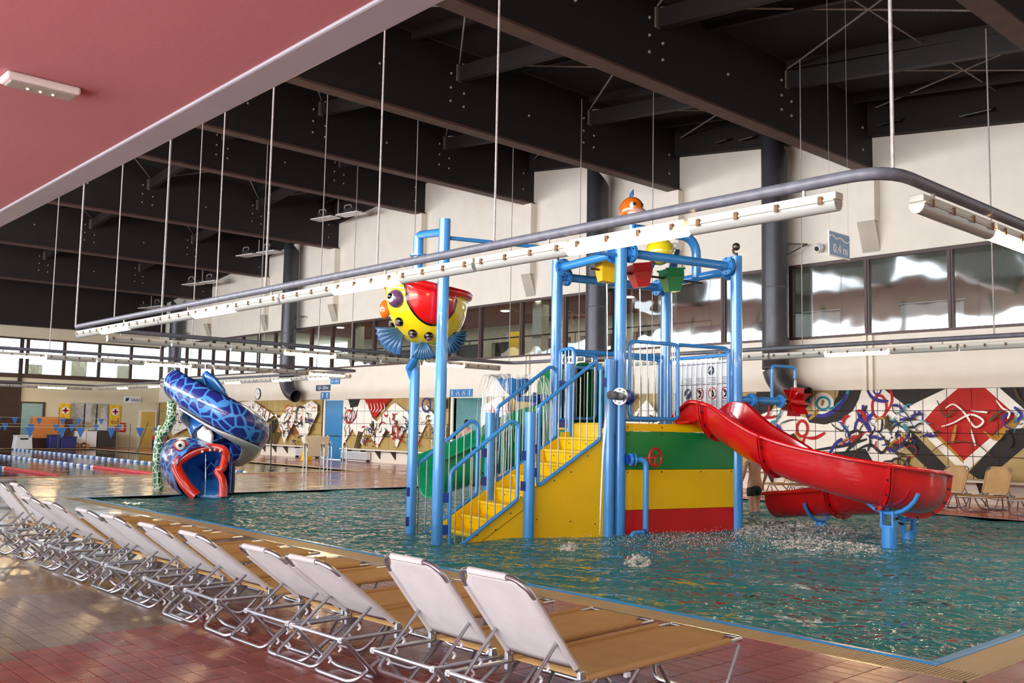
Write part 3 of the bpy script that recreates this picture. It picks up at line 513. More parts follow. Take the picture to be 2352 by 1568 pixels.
for i, (x, w2, h, mm, lb_) in enumerate(((17.25, .3, .72, 'bin_blue', 'purple-blue storage box left of the other boxes by the far wall'), (18.0, .42, .62, 'bin_blue', 'navy storage box beside the purple one by the far wall'))):
    t = thing('storage_box', lb_, 'box', (x, 56.9, 0)); MB().box((-w2, -.25, 0), (w2, .25, h)).build('body', mm, t, bevel=.03); MB().box((-w2-.03, -.28, h), (w2+.03, .28, h+.05)).build('lid', 'sign_navy', t)
t = thing('cabinet', 'white low cabinet under the mirrored window', 'cabinet', (19.3, 57.9, 0)); MB().box((-.7, -.25, .05), (.55, .25, .95)).build('body', 'plastic_white', t, bevel=.01); MB().box((-.72, -.28, .95), (.57, .27, .99)).build('top', 'wood_white', t); MB().box((-.06, -.265, .1), (-.05, -.25, .9)).build('door_gap', 'dark_grey', t)
t = thing('cabinet', 'dark grey low cabinet right of the white cabinet under the mirror', 'cabinet', (20.4, 57.9, 0)); MB().box((-.48, -.25, .05), (.55, .25, .98)).build('body', 'dark_grey', t, bevel=.01); MB().sphere((.1, -.27, .6), .02).build('knob', 'steel', t); MB().box((-.5, -.27, .98), (.57, .27, 1.02)).build('top', 'gallery_dark', t)
for i, (x, z, mm) in enumerate(((18.62, .28, 'p_gold'), (18.82, .24, 'orange_board'), (19.0, .3, 'p_brown'), (19.2, .22, 'orange_board'))):
    t = thing('foam_ring', 'small %s float lying before the white cabinet, %s' % (('gold', 'orange', 'brown', 'orange')[i], ('leftmost of four', 'second from left', 'third from left', 'rightmost of four')[i]), 'float', (x, 57.2, z/2)); MB().tube([(z*.45*math.cos(a*PI/8), 0, z*.45*math.sin(a*PI/8)) for a in range(16)], .05, closed=True).build('ring', mm, t, smooth=True); MB().tube([(z*.45, -.04, 0), (z*.45, .04, .02)], .06).build('strap', 'white', t)
for i, (x, z, mm) in enumerate(((19.15, 1.08, 'bin_blue'), (19.5, 1.05, 'fish_yellow'), (19.8, 1.06, 'fish_blue'))):
    t = thing('swim_float', '%s kickboard stack lying on the white cabinet' % ('navy', 'yellow', 'pale blue')[i], 'float', (x-.3, 57.8, .99)); MB().box((-.14, -.18, 0), (.14, .18, .06)).build('board', mm, t, bevel=.02); MB().box((-.13, -.17, .06), (.13, .17, .13)).build('second_board', 'white', t, bevel=.02)
for i, (x, c1) in enumerate(((22.55, 'bin_red'), (23.05, 'bin_red'))):
    t = thing('waste_bin', ['red and navy round bin left of the pair right of the yellow door', 'all red bin right of the pair beside the far yellow door'][i], 'bin', (x+.62, 57.2, 0)); MB().lathe([(.001, 0), (.2, 0), (.22, .5)], n=18).build('body', 'bin_blue' if i == 0 else 'bin_red', t, smooth=True); MB().lathe([(.22, .5), (.24, .52), (.22, .7), (.12, .78), (.001, .8)], n=18).build('lid', c1, t, smooth=True)
t = thing('starting_block', 'white starting block at the far edge of the swimming pool', 'starting block', (15.3, 54.7+.95, 0)); MB().prism([(-.45, -.3, 0), (.45, -.3, 0), (.38, -.3, .68), (-.38, -.3, .68)], (0, .6, 0)).build('plinth', 'plastic_white', t, bevel=.02); MB().box((-.4, -.36, .68), (.4, .36, .74)).build('step_plate', 'white', t, bevel=.01); MB().box((-.2, -.31, .5), (.2, -.3, .6)).build('number_plate', 'dark_grey', t)
# poles
for i, (x, y, h, lx) in enumerate(((15.2, 41.6, 1.72, 'thin dark pole rising from the swimming pool in front of the red notice board'), (16.8, 54.6, 2.3, 'thin dark pole at the far pool edge beside the orange box'), (16.0, 29.6, 1.8, 'thin dark pole beside the near edge of the swimming pool right of the serpent'), (19.3, 50.0, 1.6, 'thin dark leaning pole near the waste bins'))):
    t = thing('marker_pole', lx, 'pole', (x, y, 0)); MB().tube([(0, 0, -.6 if x < 18.9 else 0), (-.05 if i < 3 else .5, 0, h)], .022).build('shaft', 'gallery_dark', t); MB().lathe([(.001, 0), (.12, 0), (.1, .05), (.03, .07)], n=12).build('foot', 'gallery_dark', t)
# pennant strings
for i, (Y_, z, x0, x1, sp, lb_) in enumerate(((33.4, 1.40, 6.5, 13.9, .86, 'nearest string of blue triangular pennants over the swimming pool'), (49.0, 1.42, 10.5, 18.5, 1.0, 'middle string of blue triangular pennants over the swimming pool'), (53.5, 1.72, 12.0, 19.5, 1.05, 'farthest string of blue triangular pennants over the swimming pool'))):
    t = thing('pennant_string', lb_, 'bunting', (x0, Y_, z)); L_ = x1-x0; MB().tube([(L_*k/10, 0, -.05*math.sin(PI*k/10)) for k in range(11)], .008, n=5).build('cord', 'gallery_wall', t)
    k = 0
    while .3+k*sp < L_:
        x = .3+k*sp+.15*math.sin(k*2.1); zz = -.05*math.sin(PI*x/L_); MB().prism([(x-.15, 0, zz), (x+.15, 0, zz), (x+.02*math.sin(k), -.04, zz-.36)], (0, .008, 0)).build('pennant', 'flag_blue', t); k += 1
    for x in (0, L_): MB().tube([(x, 0, -z), (x, 0, 0.05)], .02).build('post', 'gallery_dark', t)
# lane ropes
for i, (x, lb_) in enumerate(((14.78, 'rightmost blue and white lane rope floating in the swimming pool'), (11.75, 'middle lane rope with white floats and a red end'), (8.95, 'leftmost lane rope with a long red end near the loungers'))):
    t = thing('lane_rope', lb_, 'lane rope', (x, SY0, -.01)); a, r_, b_ = MB(), MB(), MB(); y = .3; k = 0
    while y < SY1-SY0-.3:
        red = y < 5.5 and i > 0
        mb = r_ if red else (a if k % 2 else b_); mb.lathe([(.02, 0), (.06, .03), (.06, .22 if not red else .1), (.02, .25 if not red else .12)], (0, y, .01), (0, 1, 0), n=8); y += .14 if red else .36; k += 1
    MB().tube([(0, .05, .01), (0, SY1-SY0-.05, .01)], .012, n=5).build('cable', 'steel', t)
    a.build('blue_floats', 'rope_blue', t, kind='stuff'); b_.build('white_floats', 'white', t, kind='stuff')
    if i: r_.build('red_floats', 'rope_red', t, kind='stuff')
# ladders, wet floor sign, cabinets on the far deck
for i, (x, y, s_) in enumerate(((16.4, 27.4, 1.0), (18.3, 29.0, .95))):
    t = thing('pool_handrail', ['nearer chrome hoop handrail at the edge of the swimming pool', 'farther chrome hoop handrail at the edge of the swimming pool'][i], 'handrail', (x, y, 0), R(-20))
    for q in (-.28, .28): MB().tube(fillet([(q*s_, 0, -.3), (q*s_, 0, 1.0), (q*s_+.02, .62, 1.0), (q*s_, .62, -.3)], .28, 8), .022).build('hoop', 'steel', t, smooth=True)
t = thing('deck_chair_board', 'plain beige lifeguard seat board standing behind the chrome handrail', 'seat', (19.9, 33.2, 0)); MB().box((-.55, -.05, .35), (.55, .05, 1.15)).build('panel', 'gallery_wall', t, bevel=.01)
for q in (-.5, .5): MB().tube([(q, 0, 0), (q, 0, 1.2)], .03).build('leg', 'steel', t)
t = thing('wet_floor_sign', 'yellow folding wet floor sign standing on the deck by the far bench', 'sign', (22.4, 38.2, 0), R(40))
for s_ in (-1, 1): MB().prism([(s_*.02, -.12, .75), (s_*.02, .12, .75), (s_*.36, .15, 0), (s_*.36, -.15, 0)], (.02*s_, 0, .0)).build('leaf', 'banner_yellow', t)
MB().box((-.03, -.05, .72), (.03, .05, .8)).build('hinge', 'banner_yellow', t)
t = thing('trolley', 'white service trolley with steel frame by the teal recess', 'trolley', (23.0, 28.9, 0)); MB().box((-.25, -.55, .25), (.25, .55, .9)).build('cabinet', 'plastic_white', t, bevel=.02)
for a in (-.5, .5): MB().tube(fillet([(-.3, a, 0), (-.3, a, 1.15), (.3, a, 1.15), (.3, a, 0)], .1), .02).build('frame', 'steel', t)
# wall signs and clock on long wall
t = thing('wall_clock', 'round white wall clock above the far mural', 'clock', (WX-.05, 46.0, 3.15)); MB().lathe([(.001, 0), (.3, 0), (.3, .05), (.27, .06)], (0, 0, 0), (-1, 0, 0), n=24).build('case', 'gallery_dark', t); MB().lathe([(.001, .055), (.265, .055)], (0, 0, 0), (-1, 0, 0), n=24).build('dial', 'sign_white', t, solid=.003)
MB().box((-.07, -.01, 0), (-.062, .01, .2)).box((-.07, -.14, -.012), (-.062, .01, .012)).build('hands', 'eye_black', t)
t = thing('depth_sign', 'dark navy depth sign high on the wall above the blue door', 'sign', (WX-.06, 39.55, 3.35)); MB().box((-.01, -.64, -.14), (.01, .64, .14)).build('plate', 'sign_navy', t); text('lettering', '1,8 - 3,8 m', .22, 'sign_white', t, (-.013, 0, 0), EASTROT)
t = thing('pictogram_sign', 'small blue two-panel pictogram sign just under the navy depth sign', 'sign', (WX-.06, 39.35, 2.98))
for q in (-.2, .2): MB().box((-.01, q-.18, -.17), (.01, q+.18, .17)).build('panel', 'sign_blue', t); MB().lathe([(.001, 0), (.05, 0)], (-.015, q, .08), (-1, 0, 0), n=10).tube([(-.015, q, .04), (-.015, q, -.1)], .025, n=6).build('figure', 'sign_white', t)
t = thing('depth_sign', 'small pale blue depth sign up on the wall right of the navy sign', 'sign', (WX-.06, 38.5, 3.65)); MB().box((-.01, -.4, -.14), (.01, .4, .14)).build('plate', 'sign_blue', t); text('lettering', '1,2 - 1,8 m', .15, 'sign_white', t, (-.013, 0, 0), EASTROT)
t = thing('pictogram_sign', 'blue four-panel changing room pictogram sign above the teal recess', 'sign', (WX-.06, 29.2, 2.96))
for q in range(4):
    yy = .54-.36*q; MB().box((-.01, yy-.16, -.15), (.01, yy+.16, .15)).build('panel', 'sign_blue', t)
    f = MB(); (f.tube([(-.015, yy, -.1), (-.015, yy, .1)], .02, n=6) if q % 3 == 0 else f.tube([(-.015, yy-.1, -.08), (-.015, yy, .06), (-.015, yy+.1, -.08)], .015, n=6)); f.build('figure', 'sign_white', t)

# ------------------------------------------------------------------ ceiling: deck, girders, purlins, tie rods
def deckz(y): return rooftop(y)+.95
cb = MB()
for a, c in ((-4.2, 31.8), (31.8, 59.3)): cb.prism([(-5.3, a, deckz(a)), (-5.3, c, deckz(c)), (-5.3, c, deckz(c)+.2), (-5.3, a, deckz(a)+.2)], (29.7, 0, 0))
for a, c in ((-4.2, 31.8), (31.8, 59.3)): cb.prism([(WX-.3, a, rooftop(a)), (WX-.3, c, rooftop(c)), (WX-.3, c, deckz(c)), (WX-.3, a, deckz(a))], (.26, 0, 0))
ceiling = cb.build('ceiling', 'roof', kind='structure')
for i in range(7):
    x = 2.5+3.2*i+1.2
    for a, c in ((-4.2, 31.8), (31.8, 59.3)): MB().prism([(x, a, deckz(a)-.22), (x, c, deckz(c)-.22), (x, c, deckz(c)), (x, a, deckz(a))], (.14, 0, 0)).build('roof_joist', 'beam', ceiling)
bolt_me = MB().sphere((0, 0, 0), .034, 8, 5).build('bolt', 'rod', ceiling); bolt_me.location = (9.9, 12.0, 9.3)
def addbolt(p, par):
    o = bpy.data.objects.new('bolt', bolt_me.data); COL.objects.link(o); o.parent = par; o.location = p
PURX = [5.2, 10.0, 14.9, 19.8]
for gi, (y, z) in enumerate(zip(GY, GZ)):
    top = deckz(y)-.05
    gm = MB(); gm.box((-5, y-.07, z+.07), (WX-.04, y+.07, top)); gb_ = gm.build('roof_beam', 'beam', ceiling)
    MB().box((-5, y-.19, z), (WX-.04, y+.19, z+.035)).box((-5, y-.13, z+.035), (WX-.04, y+.13, z+.09)).build('flange', 'beam_lip_lit', gb_)
    for x in PURX:
        if y < 10 and x < 10: continue
        zb = z+1.25
        MB().box((x-.16, y-.12, zb-.05), (x-.02, y-.075, zb+.38)).build('bracket', 'bracket', gb_)
        for dx, dz in ((-.33, -.25), (-.33, -.6), (.1, -.3), (.1, -.65), (-.33, .12)): addbolt((x+dx, y-.09, zb+dz-.02), gb_)
    for x, dz in ((17.3, .9), (12.4, 1.0), (23.4, .5), (23.4, 1.1)): addbolt((x, y-.09, z+dz), gb_)
    if gi < len(GY)-1:
        y2, z2 = GY[gi+1], GZ[gi+1]
        for x in PURX:
            MB().prism([(x-.09, y+.07, z+1.22), (x-.09, y2-.07, z2+1.22), (x-.09, y2-.07, z2+1.62), (x-.09, y+.07, z+1.62)], (.18, 0, 0)).build('cross_beam', 'beam', ceiling)
        for xa, xb in ((10.0, 14.9), (14.9, 19.8), (19.8, 23.9)):
            MB().tube([(xa, y, z+1.7), (xb, y2, z2+1.7)], .022, n=6).tube([(xb, y, z+1.7), (xa, y2, z2+1.7)], .022, n=6).build('tie_rod', 'rod', ceiling)
        ym, zm = (y+y2)/2, (z+z2)/2+1.7; MB().tube([(10, ym, zm), (23.9, ym, zm)], .018, n=6).build('tie_rod', 'rod', ceiling)
# roof skylight slots above the wall
for i, (y0, y1) in enumerate(((6.4, 7.6), (8.75, 9.5), (11.0, 11.6), (15.4, 15.9), (16.3, 16.8))):
    z0 = rooftop((y0+y1)/2)+.28; MB().obox((WX-.45, (y0+y1)/2, z0), (.35, y1-y0, .03), (1, 0, .45)).build('light_slot', 'mirror', ceiling)

# ducts
def duct(y, x, ztop, zbot, label, elbow=True):
    t = thing('air_duct', label, 'duct', (x, y, 0)); r = .36; n = 24
    top = [(r*math.cos(a*2*PI/n), r*math.sin(a*2*PI/n)) for a in range(n)]; rows = [[(px_, py_, zbot) for px_, py_ in top]]
    for z in (zbot+.9, zbot+2.2, zbot+4): rows.append([(px_, py_, z) for px_, py_ in top])
    rows.append([(px_, py_, ztop-px_*.9+py_*.5) for px_, py_ in top]); MB().sheet(rows, True).build('pipe', 'duct', t, smooth=True, solid=.02)
    MB().sheet([[(px_*.97, py_*.97, z if k else ztop-px_*.9+py_*.5-.12) for px_, py_ in top] for k, z in ((0, 0), (1, ztop-1.6))], True).build('inner_lining', 'duct_in', t)
    for z in (zbot+.05, zbot+2.3, zbot+4.6): MB().tube([(r*1.01*math.cos(a*2*PI/n), r*1.01*math.sin(a*2*PI/n), z) for a in range(n)], .018, closed=True, n=6).build('seam_band', 'pipe_grey', t)
    if elbow:
        P = [(0, 0, zbot), (0, -.12, zbot-.3), (0, -.45, zbot-.62), (.0, -.95, zbot-.8)]
        MB().tube(spline(P, 5), [r*(1-.012*k) for k in range(16)], n=n, cap=False).build('elbow', 'duct', t, smooth=True, solid=.02)
    for z in (6.9, 8.6): MB().tube([(0, -.3, z), (.45, -.75, z)], .02).tube([(0, -.3, z-.35), (.45, -.75, z)], .02).build('wall_bracket', 'gallery_dark', t)
duct(14.65, 23.35, 9.75, 3.38, 'dark grey ventilation duct nearest the camera, on the wall above the red slide')
duct(21.45, 23.35, 10.1, 3.38, 'dark grey ventilation duct behind the blue play tower')
duct(42.0, 23.35, 10.5, 3.75, 'dark grey ventilation duct left of the fish bucket with its elbow over the mural')
duct(55.5, 23.35, 8.6, 3.75, 'dark grey ventilation duct farthest away above the serpent slide')
# floodlight brackets on girders
for i, (y, z) in enumerate(((36.6, 11.0), (44.0, 10.2), (50.5, 9.35), (57.6, 8.55))):
    t = thing('floodlight_bar', ['white twin floodlight bar under the roof, rightmost of four', 'white twin floodlight bar under the roof, second from the right', 'white twin floodlight bar under the roof, third from the right', 'white twin floodlight bar under the roof, leftmost of four'][i], 'light', (22.6, y, z), R(10))
    for q in (-.85, .85):
        MB().box((-.3, q-.7, -.05), (.3, q+.7, 0)).build('panel', 'white', t, bevel=.01); MB().box((-.2, q-.3, 0), (.2, q+.3, .22)).build('housing', 'gallery_dark', t); MB().tube(fillet([(0, q+.4, 0), (0, q+.45, .42), (0, q, .42), (0, q, .2)], .1), .03).build('hose', 'rod', t)
    MB().tube([(0, 0, .02), (0, 0, .7)], .03).build('stem', 'rod', t); MB().tube([(0, -1.5, .03), (0, 1.5, .03)], .025).build('crossbar', 'rod', t)
for i, (y, z) in enumerate(((13.55, 6.75), (33.6, 6.85), (43.3, 6.85))):
    t = thing('wall_speaker', 'small white speaker on the wall above the windows, %s' % ['beside the hanging depth sign', 'left of the fish bucket', 'nearer the far corner'][i], 'speaker', (WX-.2, y, z)); MB().lathe([(.001, -.12), (.09, -.12), (.13, -.02), (.13, .02), (.09, .12), (.001, .12)], (0, 0, 0), (-.8, 0, -.3), n=14).build('shell', 'plastic_white', t, smooth=True); MB().tube([(0, 0, 0), (.16, 0, .05)], .025).build('arm', 'rod', t); MB().lathe([(.001, .122), (.07, .122)], (0, 0, 0), (-.8, 0, -.3), n=14).build('grille', 'gallery_dark', t, solid=.004)

# soffit and trim (upper floor slab above the camera)
sf = MB(); sf.box((-5, -4, 3.3), (2.10, 59, 3.62)); sf.box((-5, -4, 3.62), (2.24, 59, 3.9)); soff = sf.build('trim_1', 'soffit', kind='structure')
MB().box((2.05, -4, 3.285), (2.24, 59, 3.66)).build('edge_plate', 'trim_grey', soff, bevel=.012)
t = thing('ceiling_lamp', 'white rectangular emergency lamp fixed under the red soffit', 'lamp', (1.375, 5.085, 3.3), R(1)); MB().box((-.175, -.07, -.04), (.175, .07, 0)).build('frame', 'white', t, bevel=.012); MB().box((-.155, -.052, -.05), (.155, .052, -.036)).build('diffuser', 'diffuser', t, bevel=.008)
for q in (-.06, 0, .06): MB().sphere((q, 0, -.05), .007).build('glow_bulb', 'lamp_soft', t)

# ------------------------------------------------------------------ light rails
def fixture(par, a, d, side, lit):
    """one 1.4 m batten: a start, d unit direction, side = sideways unit offset"""
    a = Vector(a); d = Vector(d); L_ = 1.38; s_ = Vector(side)
    f = MB(); c = a+d*L_/2; f.obox(c+Vector((0, 0, .03)), (L_, .12, .06), d).obox(c+Vector((0, 0, -.005)), (L_-.02, .15, .02), d); ob = f.build('light_fixture', 'fixture', par, bevel=.012)
    u = MB(); Q = []
    for e in (0, L_): Q.append([a+d*(e if 0 < e < L_ else (.01 if e == 0 else L_-.01)) + s_*(.062*math.cos(t_))+Vector((0, 0, -.012-.075*math.sin(t_))) for t_ in [PI*k/8 for k in range(9)]])
    u.sheet(Q); u.add(Q[0], [tuple(range(9))]); u.add(Q[1], [tuple(range(9))]); u.build('diffuser', 'tube_lit' if lit else 'diffuser', ob, smooth=True)
    cl = MB()
    for k in range(4):
        for sg in (-1, 1): cl.obox(a+d*(.12+k*.38)+s_*.077*sg+Vector((0, 0, 0.0)), (.035, .012, .06), d)
    cl.build('clips', 'rust', ob, kind='stuff')
def rail(name, label, pts, z, runs, rods, closed):
    t = thing(name, label, 'light rail'); P = fillet([(x, y, z) for x, y in pts], .35, 6, closed)
    MB().tube(P, .049, n=12, closed=closed).build('pipe', 'pipe_grey', t, smooth=True)
    for (a, d, n, off, patt) in runs:
        for k in range(n):
            lit = k in patt; s0 = Vector((a[0], a[1], z-.165)) + Vector((d[0], d[1], 0))*k*1.42; fixture(t, s0, (d[0], d[1], 0), (d[1], -d[0], 0), lit)
            if k % 2 == 0: MB().tube([s0+Vector((d[0]*.3, d[1]*.3, .06)), s0+Vector((d[0]*.3, d[1]*.3, .14))], .015, n=6).build('clamp', 'rod', t)
    for (x, y, thick) in rods: MB().tube([(x, y, z), (x, y, deckz(y)-.3)], thick, n=6).build('hanger_rod', 'rod', t)
rail('light_rail', 'grey pipe loop with fluorescent battens hanging over the children\'s pool', [(6.6, 3.2), (6.6, 20.95), (19.1, 20.95), (19.1, 3.2)], 3.54,
     [((6.6, 3.58), (0, 1), 12, 0, {1, 4, 7, 10}), ((7.05, 3.2), (1, 0), 8, 0, {1, 4, 6}), ((7.3, 20.95), (1, 0), 8, 0, {3, 6}), ((19.1, 5.05), (0, 1), 10, 0, {3, 6, 9})],
     [(6.6, 3.16, .014), (6.6, 7.55, .013), (6.6, 9.74, .012), (6.6, 12.6, .014), (6.6, 14.2, .011), (6.6, 16.34, .014), (6.6, 18.6, .011), (6.6, 20.8, .017), (11.5, 3.2, .012), (9.2, 20.95, .012), (12.5, 20.95, .012), (15.4, 20.95, .012), (19.0, 20.95, .012), (19.1, 7.2, .014), (19.1, 11.3, .012), (19.1, 15.6, .012), (19.1, 18.2, .012)], True)
rail('light_rail', 'grey pipe loop with fluorescent battens hanging over the swimming pool', [(6.9, 28.9), (6.9, 55.6), (18.9, 55.6), (18.9, 28.9)], 3.55,
     [((7.0, 28.9), (1, 0), 8, 0, {0, 3, 7}), ((18.9, 29.4), (0, 1), 18, 0, {1, 3, 6, 9, 12, 15}), ((7.4, 55.6), (1, 0), 8, 0, {1, 6}), ((6.9, 29.4), (0, 1), 6, 0, {1, 4})],
     [(8.5, 28.9, .014), (11.7, 28.9, .014), (15.0, 28.9, .014), (18.6, 28.9, .012), (18.9, 36, .012), (18.9, 43, .012), (13, 55.6, .014), (9, 55.6, .014)], True)
# hanging depth sign
t = thing('hanging_sign', 'pale blue hanging sign reading 0,4 m with a white wave line', 'sign', (13.24, 7.2, 4.27))
MB().box((-.31, -.008, 0), (.31, .008, .38)).build('plate', 'sign_white', t); MB().box((-.295, -.012, .015), (.295, -.007, .365)).build('blue_field', 'sign_pale', t)
MB().tube(spline([(-.29, -.014, .30), (-.2, -.014, .31), (-.1, -.014, .27), (0, -.014, .30), (.1, -.014, .27), (.2, -.014, .25), (.29, -.014, .28)], 5), .011, n=6).build('wave_line', 'sign_white', t)
text('lettering', '0,4 m', .19, 'sign_white', t, (.02, -.014, .12), (R(90), 0, 0))
for q in (-.28, .28): MB().tube([(q, 0, .38), (q, 0, 4.5)], .002, n=5).build('wire', 'rod', t)

# ------------------------------------------------------------------ play tower (local frame: x along the front face, y away)
TO = Vector((11.52, 10.06, 0)); TA = R(-13.4); TW = 2.45; TD = 1.95
def TL(x, y, z=0): return Vector((TO.x+x*math.cos(TA)-y*math.sin(TA), TO.y+x*math.sin(TA)+y*math.cos(TA), z))
def tthing(name, label, cat, x, y, z=0, rz=0, group=None): return thing(name, label, cat, TL(x, y, z), TA+rz, group)
T = thing('play_tower', 'blue framed water play tower clad in yellow green and red panels', 'play tower', TO, TA)
def flange(mb, c, ax, r=.155):
    c = Vector(c); a = Vector(ax).normalized(); mb.tube([c-a*.03, c-a*.004], r, n=20); mb.tube([c+a*.004, c+a*.03], r, n=20)
def column(x, y, h, r=.1, par=T, cap=True):
    o = MB().tube([(x, y, -.45), (x, y, h)], r, n=20).build('column', 'blue', par, smooth=True)
    return o
cols4 = {}
for x, y, h in ((0, 0, 4.62), (TW, 0, 4.66), (0, TD, 4.62), (TW, TD, 4.62)):
    cols4[(x, y)] = column(x, y, h)
for x, y in ((TW, 0), (0, TD)): MB().tube([(x, y, 4.6), (x, y, 4.72)], .03).sphere((x, y, 4.83), .07).tube([(x-.05, y, 4.7), (x-.08, y, 4.78)], .02).build('ball_valve', 'steel_dark', T, smooth=True)
for (a, c, z) in (((0, 0), (TW, 0), 4.47), ((0, 0), (0, TD), 4.47), ((TW, 0), (TW, TD), 4.42), ((0, TD), (TW, TD), 4.33)):
    A = Vector((*a, z)); B = Vector((*c, z)); d = (B-A).normalized(); m = MB().tube([A+d*.09, B-d*.09], .075, n=16); bm_ = m.build('top_beam', 'blue', T, smooth=True)
    for q in (A+d*.2, B-d*.2):
        f = MB(); flange(f, q, d); f.build('flange', 'blue', bm_)
        for k in range(6):
            u = Vector((0, 0, 1)); v = d.cross(u); e = q+(u*math.cos(k*PI/3)+v*math.sin(k*PI/3))*.125; MB().tube([e-d*.045, e+d*.045], .012, n=6).build('bolt', 'bolt', bm_)
# cladding
bands = ((1.59, 1.70, 'yellow', .1), (.985, 1.59, 'green', 0), (.345, .985, 'yellow', 0), (-.45, .345, 'red', 0))
for z0, z1, mn, e in bands:
    g_ = .003
    for k, (p, q) in enumerate((((.09, -.03, z0+g_), (TW-.09, .0, z1-g_)), ((-.03, .09, z0+g_), (0, TD-.09, z1-g_)), ((TW, .09, z0+g_), (TW+.03, TD-.09, z1-g_)), ((.09, TD, z0+g_), (TW-.09, TD+.03, z1-g_)))):
        o = MB().box(p, q).build('cladding_panel', mn, T, bevel=.004)
        if k == 0:
            for x in (.14, .82, 1.63, 2.3): MB().sphere((x, -.034, z1-.04), .012, 6, 4).build('screw', 'bolt', o)
MB().box((-.02, 0, 1.64), (TW, TD, 1.72)).build('platform', 'yellow', T)
# guards
def guard(P, pick0, pick1, npk, par, r=.033, closed=True, zlo=None, zhi=None):
    o = MB().tube(fillet(P, .1, 5, closed), r, n=10, closed=closed).build('guard_frame', 'blue', par, smooth=True)
    a, b_ = Vector(pick0[0]), Vector(pick1[0]); c, d = Vector(pick0[1]), Vector(pick1[1])
    for k in range(npk):
        t_ = (k+.5)/npk; MB().tube([a.lerp(b_, t_), c.lerp(d, t_)], .0095, n=6).build('picket', 'steel', o)
    return o
guard([(.19, 0, 1.80), (.19, 0, 3.04), (1.17, 0, 3.04), (1.17, 0, 1.80)], ((.19, 0, 1.8), (.19, 0, 3.04)), ((1.17, 0, 1.8), (1.17, 0, 3.04)), 7, T)
MB().tube(fillet([(1.17, 0, 3.04), (2.27, 0, 3.04), (2.27, 0, 1.95)], .12), .033).build('guard_frame', 'blue', T, smooth=True)
guard([(.19, TD, 1.80), (.19, TD, 2.95), (.85, TD, 2.95), (.85, TD, 1.80)], ((.19, TD, 1.8), (.19, TD, 2.95)), ((.85, TD, 1.8), (.85, TD, 2.95)), 4, T)
guard([(1.3, TD, 1.80), (1.3, TD, 2.95), (2.3, TD, 2.95), (2.3, TD, 1.80)], ((1.3, TD, 1.8), (1.3, TD, 2.95)), ((2.3, TD, 1.8), (2.3, TD, 2.95)), 6, T)
guard([(TW, .17, 1.80), (TW, .17, 2.95), (TW, TD-.15, 2.95), (TW, TD-.15, 1.80)], ((TW, .17, 1.8), (TW, .17, 2.95)), ((TW, TD-.15, 1.8), (TW, TD-.15, 2.95)), 12, T)
guard([(0, 1.36, 1.76), (0, 1.36, 3.0), (0, TD-.14, 3.0), (0, TD-.14, 1.76)], ((0, 1.36, 1.8), (0, 1.36, 3.0)), ((0, TD-.14, 1.8), (0, TD-.14, 3.0)), 4, T)
MB().tube([(.1, TD, 3.0), (TW-.1, TD, 3.0)], .045).tube([(.1, TD, 2.72), (1.2, TD, 2.72)], .04).build('guard_rail', 'blue', T, smooth=True)
# hoop carrying the fish figures
hoop = spline(fillet([(2.4, 1.0, 4.4), (2.4, 1.0, 5.15), (1.2, 1.0, 5.15), (1.0, 1.0, 5.15)], .4, 6), 1); MB().tube(hoop, .085, n=16).build('hoop_pipe', 'blue', T, smooth=True)
MB().tube([(.95, 1.0, 5.08), (.93, 1.0, 5.32)], .06).build('fish_post', 'blue', T, smooth=True)
# info board
t = tthing('info_board', 'white pool rules board with round pictograms on the tower\'s right side guard', 'board', TW+.04, .92, 1.95)
MB().box((0, -.78, 0), (.02, .68, .93)).build('panel', 'sign_white', t, bevel=.004)
ln = MB()
for z in (.87, .50, .05): ln.box((-.004, -.74, z), (0, .64, z+.012))
for r_ in range(2):
    for c_ in range(4):
        yq = .45-.34*c_
        for k in range(4): zz = (.62, .20)[r_]-k*.03; ln.box((-.004, yq-.12, zz), (0, yq+.08-.03*(k % 3), zz+.008))
ln.build('print_lines', 'sign_print', t)
for c_ in range(4):
    yq = .42-.34*c_
    MB().lathe([(.001, 0), (.1, 0)], (-.004, yq, .34), (-1, 0, 0), n=20).build('disc', 'sign_navy' if c_ == 0 else 'sign_white', t, solid=.002)
    if c_: MB().tube([(-.008, yq+.1*math.cos(a), .34+.1*math.sin(a)) for a in [k*PI/10 for k in range(20)]], .009, n=5, closed=True).tube([(-.008, yq+.07, .41), (-.008, yq-.07, .27)], .007, n=5).build('ban_ring', 'red', t); MB().tube(spline([(-.006, yq+.02, .28), (-.006, yq-.03, .33), (-.006, yq+.02, .4)], 4), .02, n=6).build('figure', 'eye_black', t)
    else: MB().tube([(-.008, yq+.06, .28), (-.008, yq-.06, .40)], .02, n=6).build('figure', 'sign_white', t)
MB().lathe([(.001, 0), (.085, 0)], (-.004, -.22, .75), (-1, 0, 0), n=20).build('disc', 'sign_navy', t, solid=.002); MB().tube([(-.01, -.17, .74), (-.01, -.22, .79), (-.01, -.27, .74)], .018, n=6).build('figure', 'sign_white', t)
for z in (.2, .85): MB().tube([(0, -.78, z), (-.06, -.78, z)], .012).build('clip', 'steel', t)

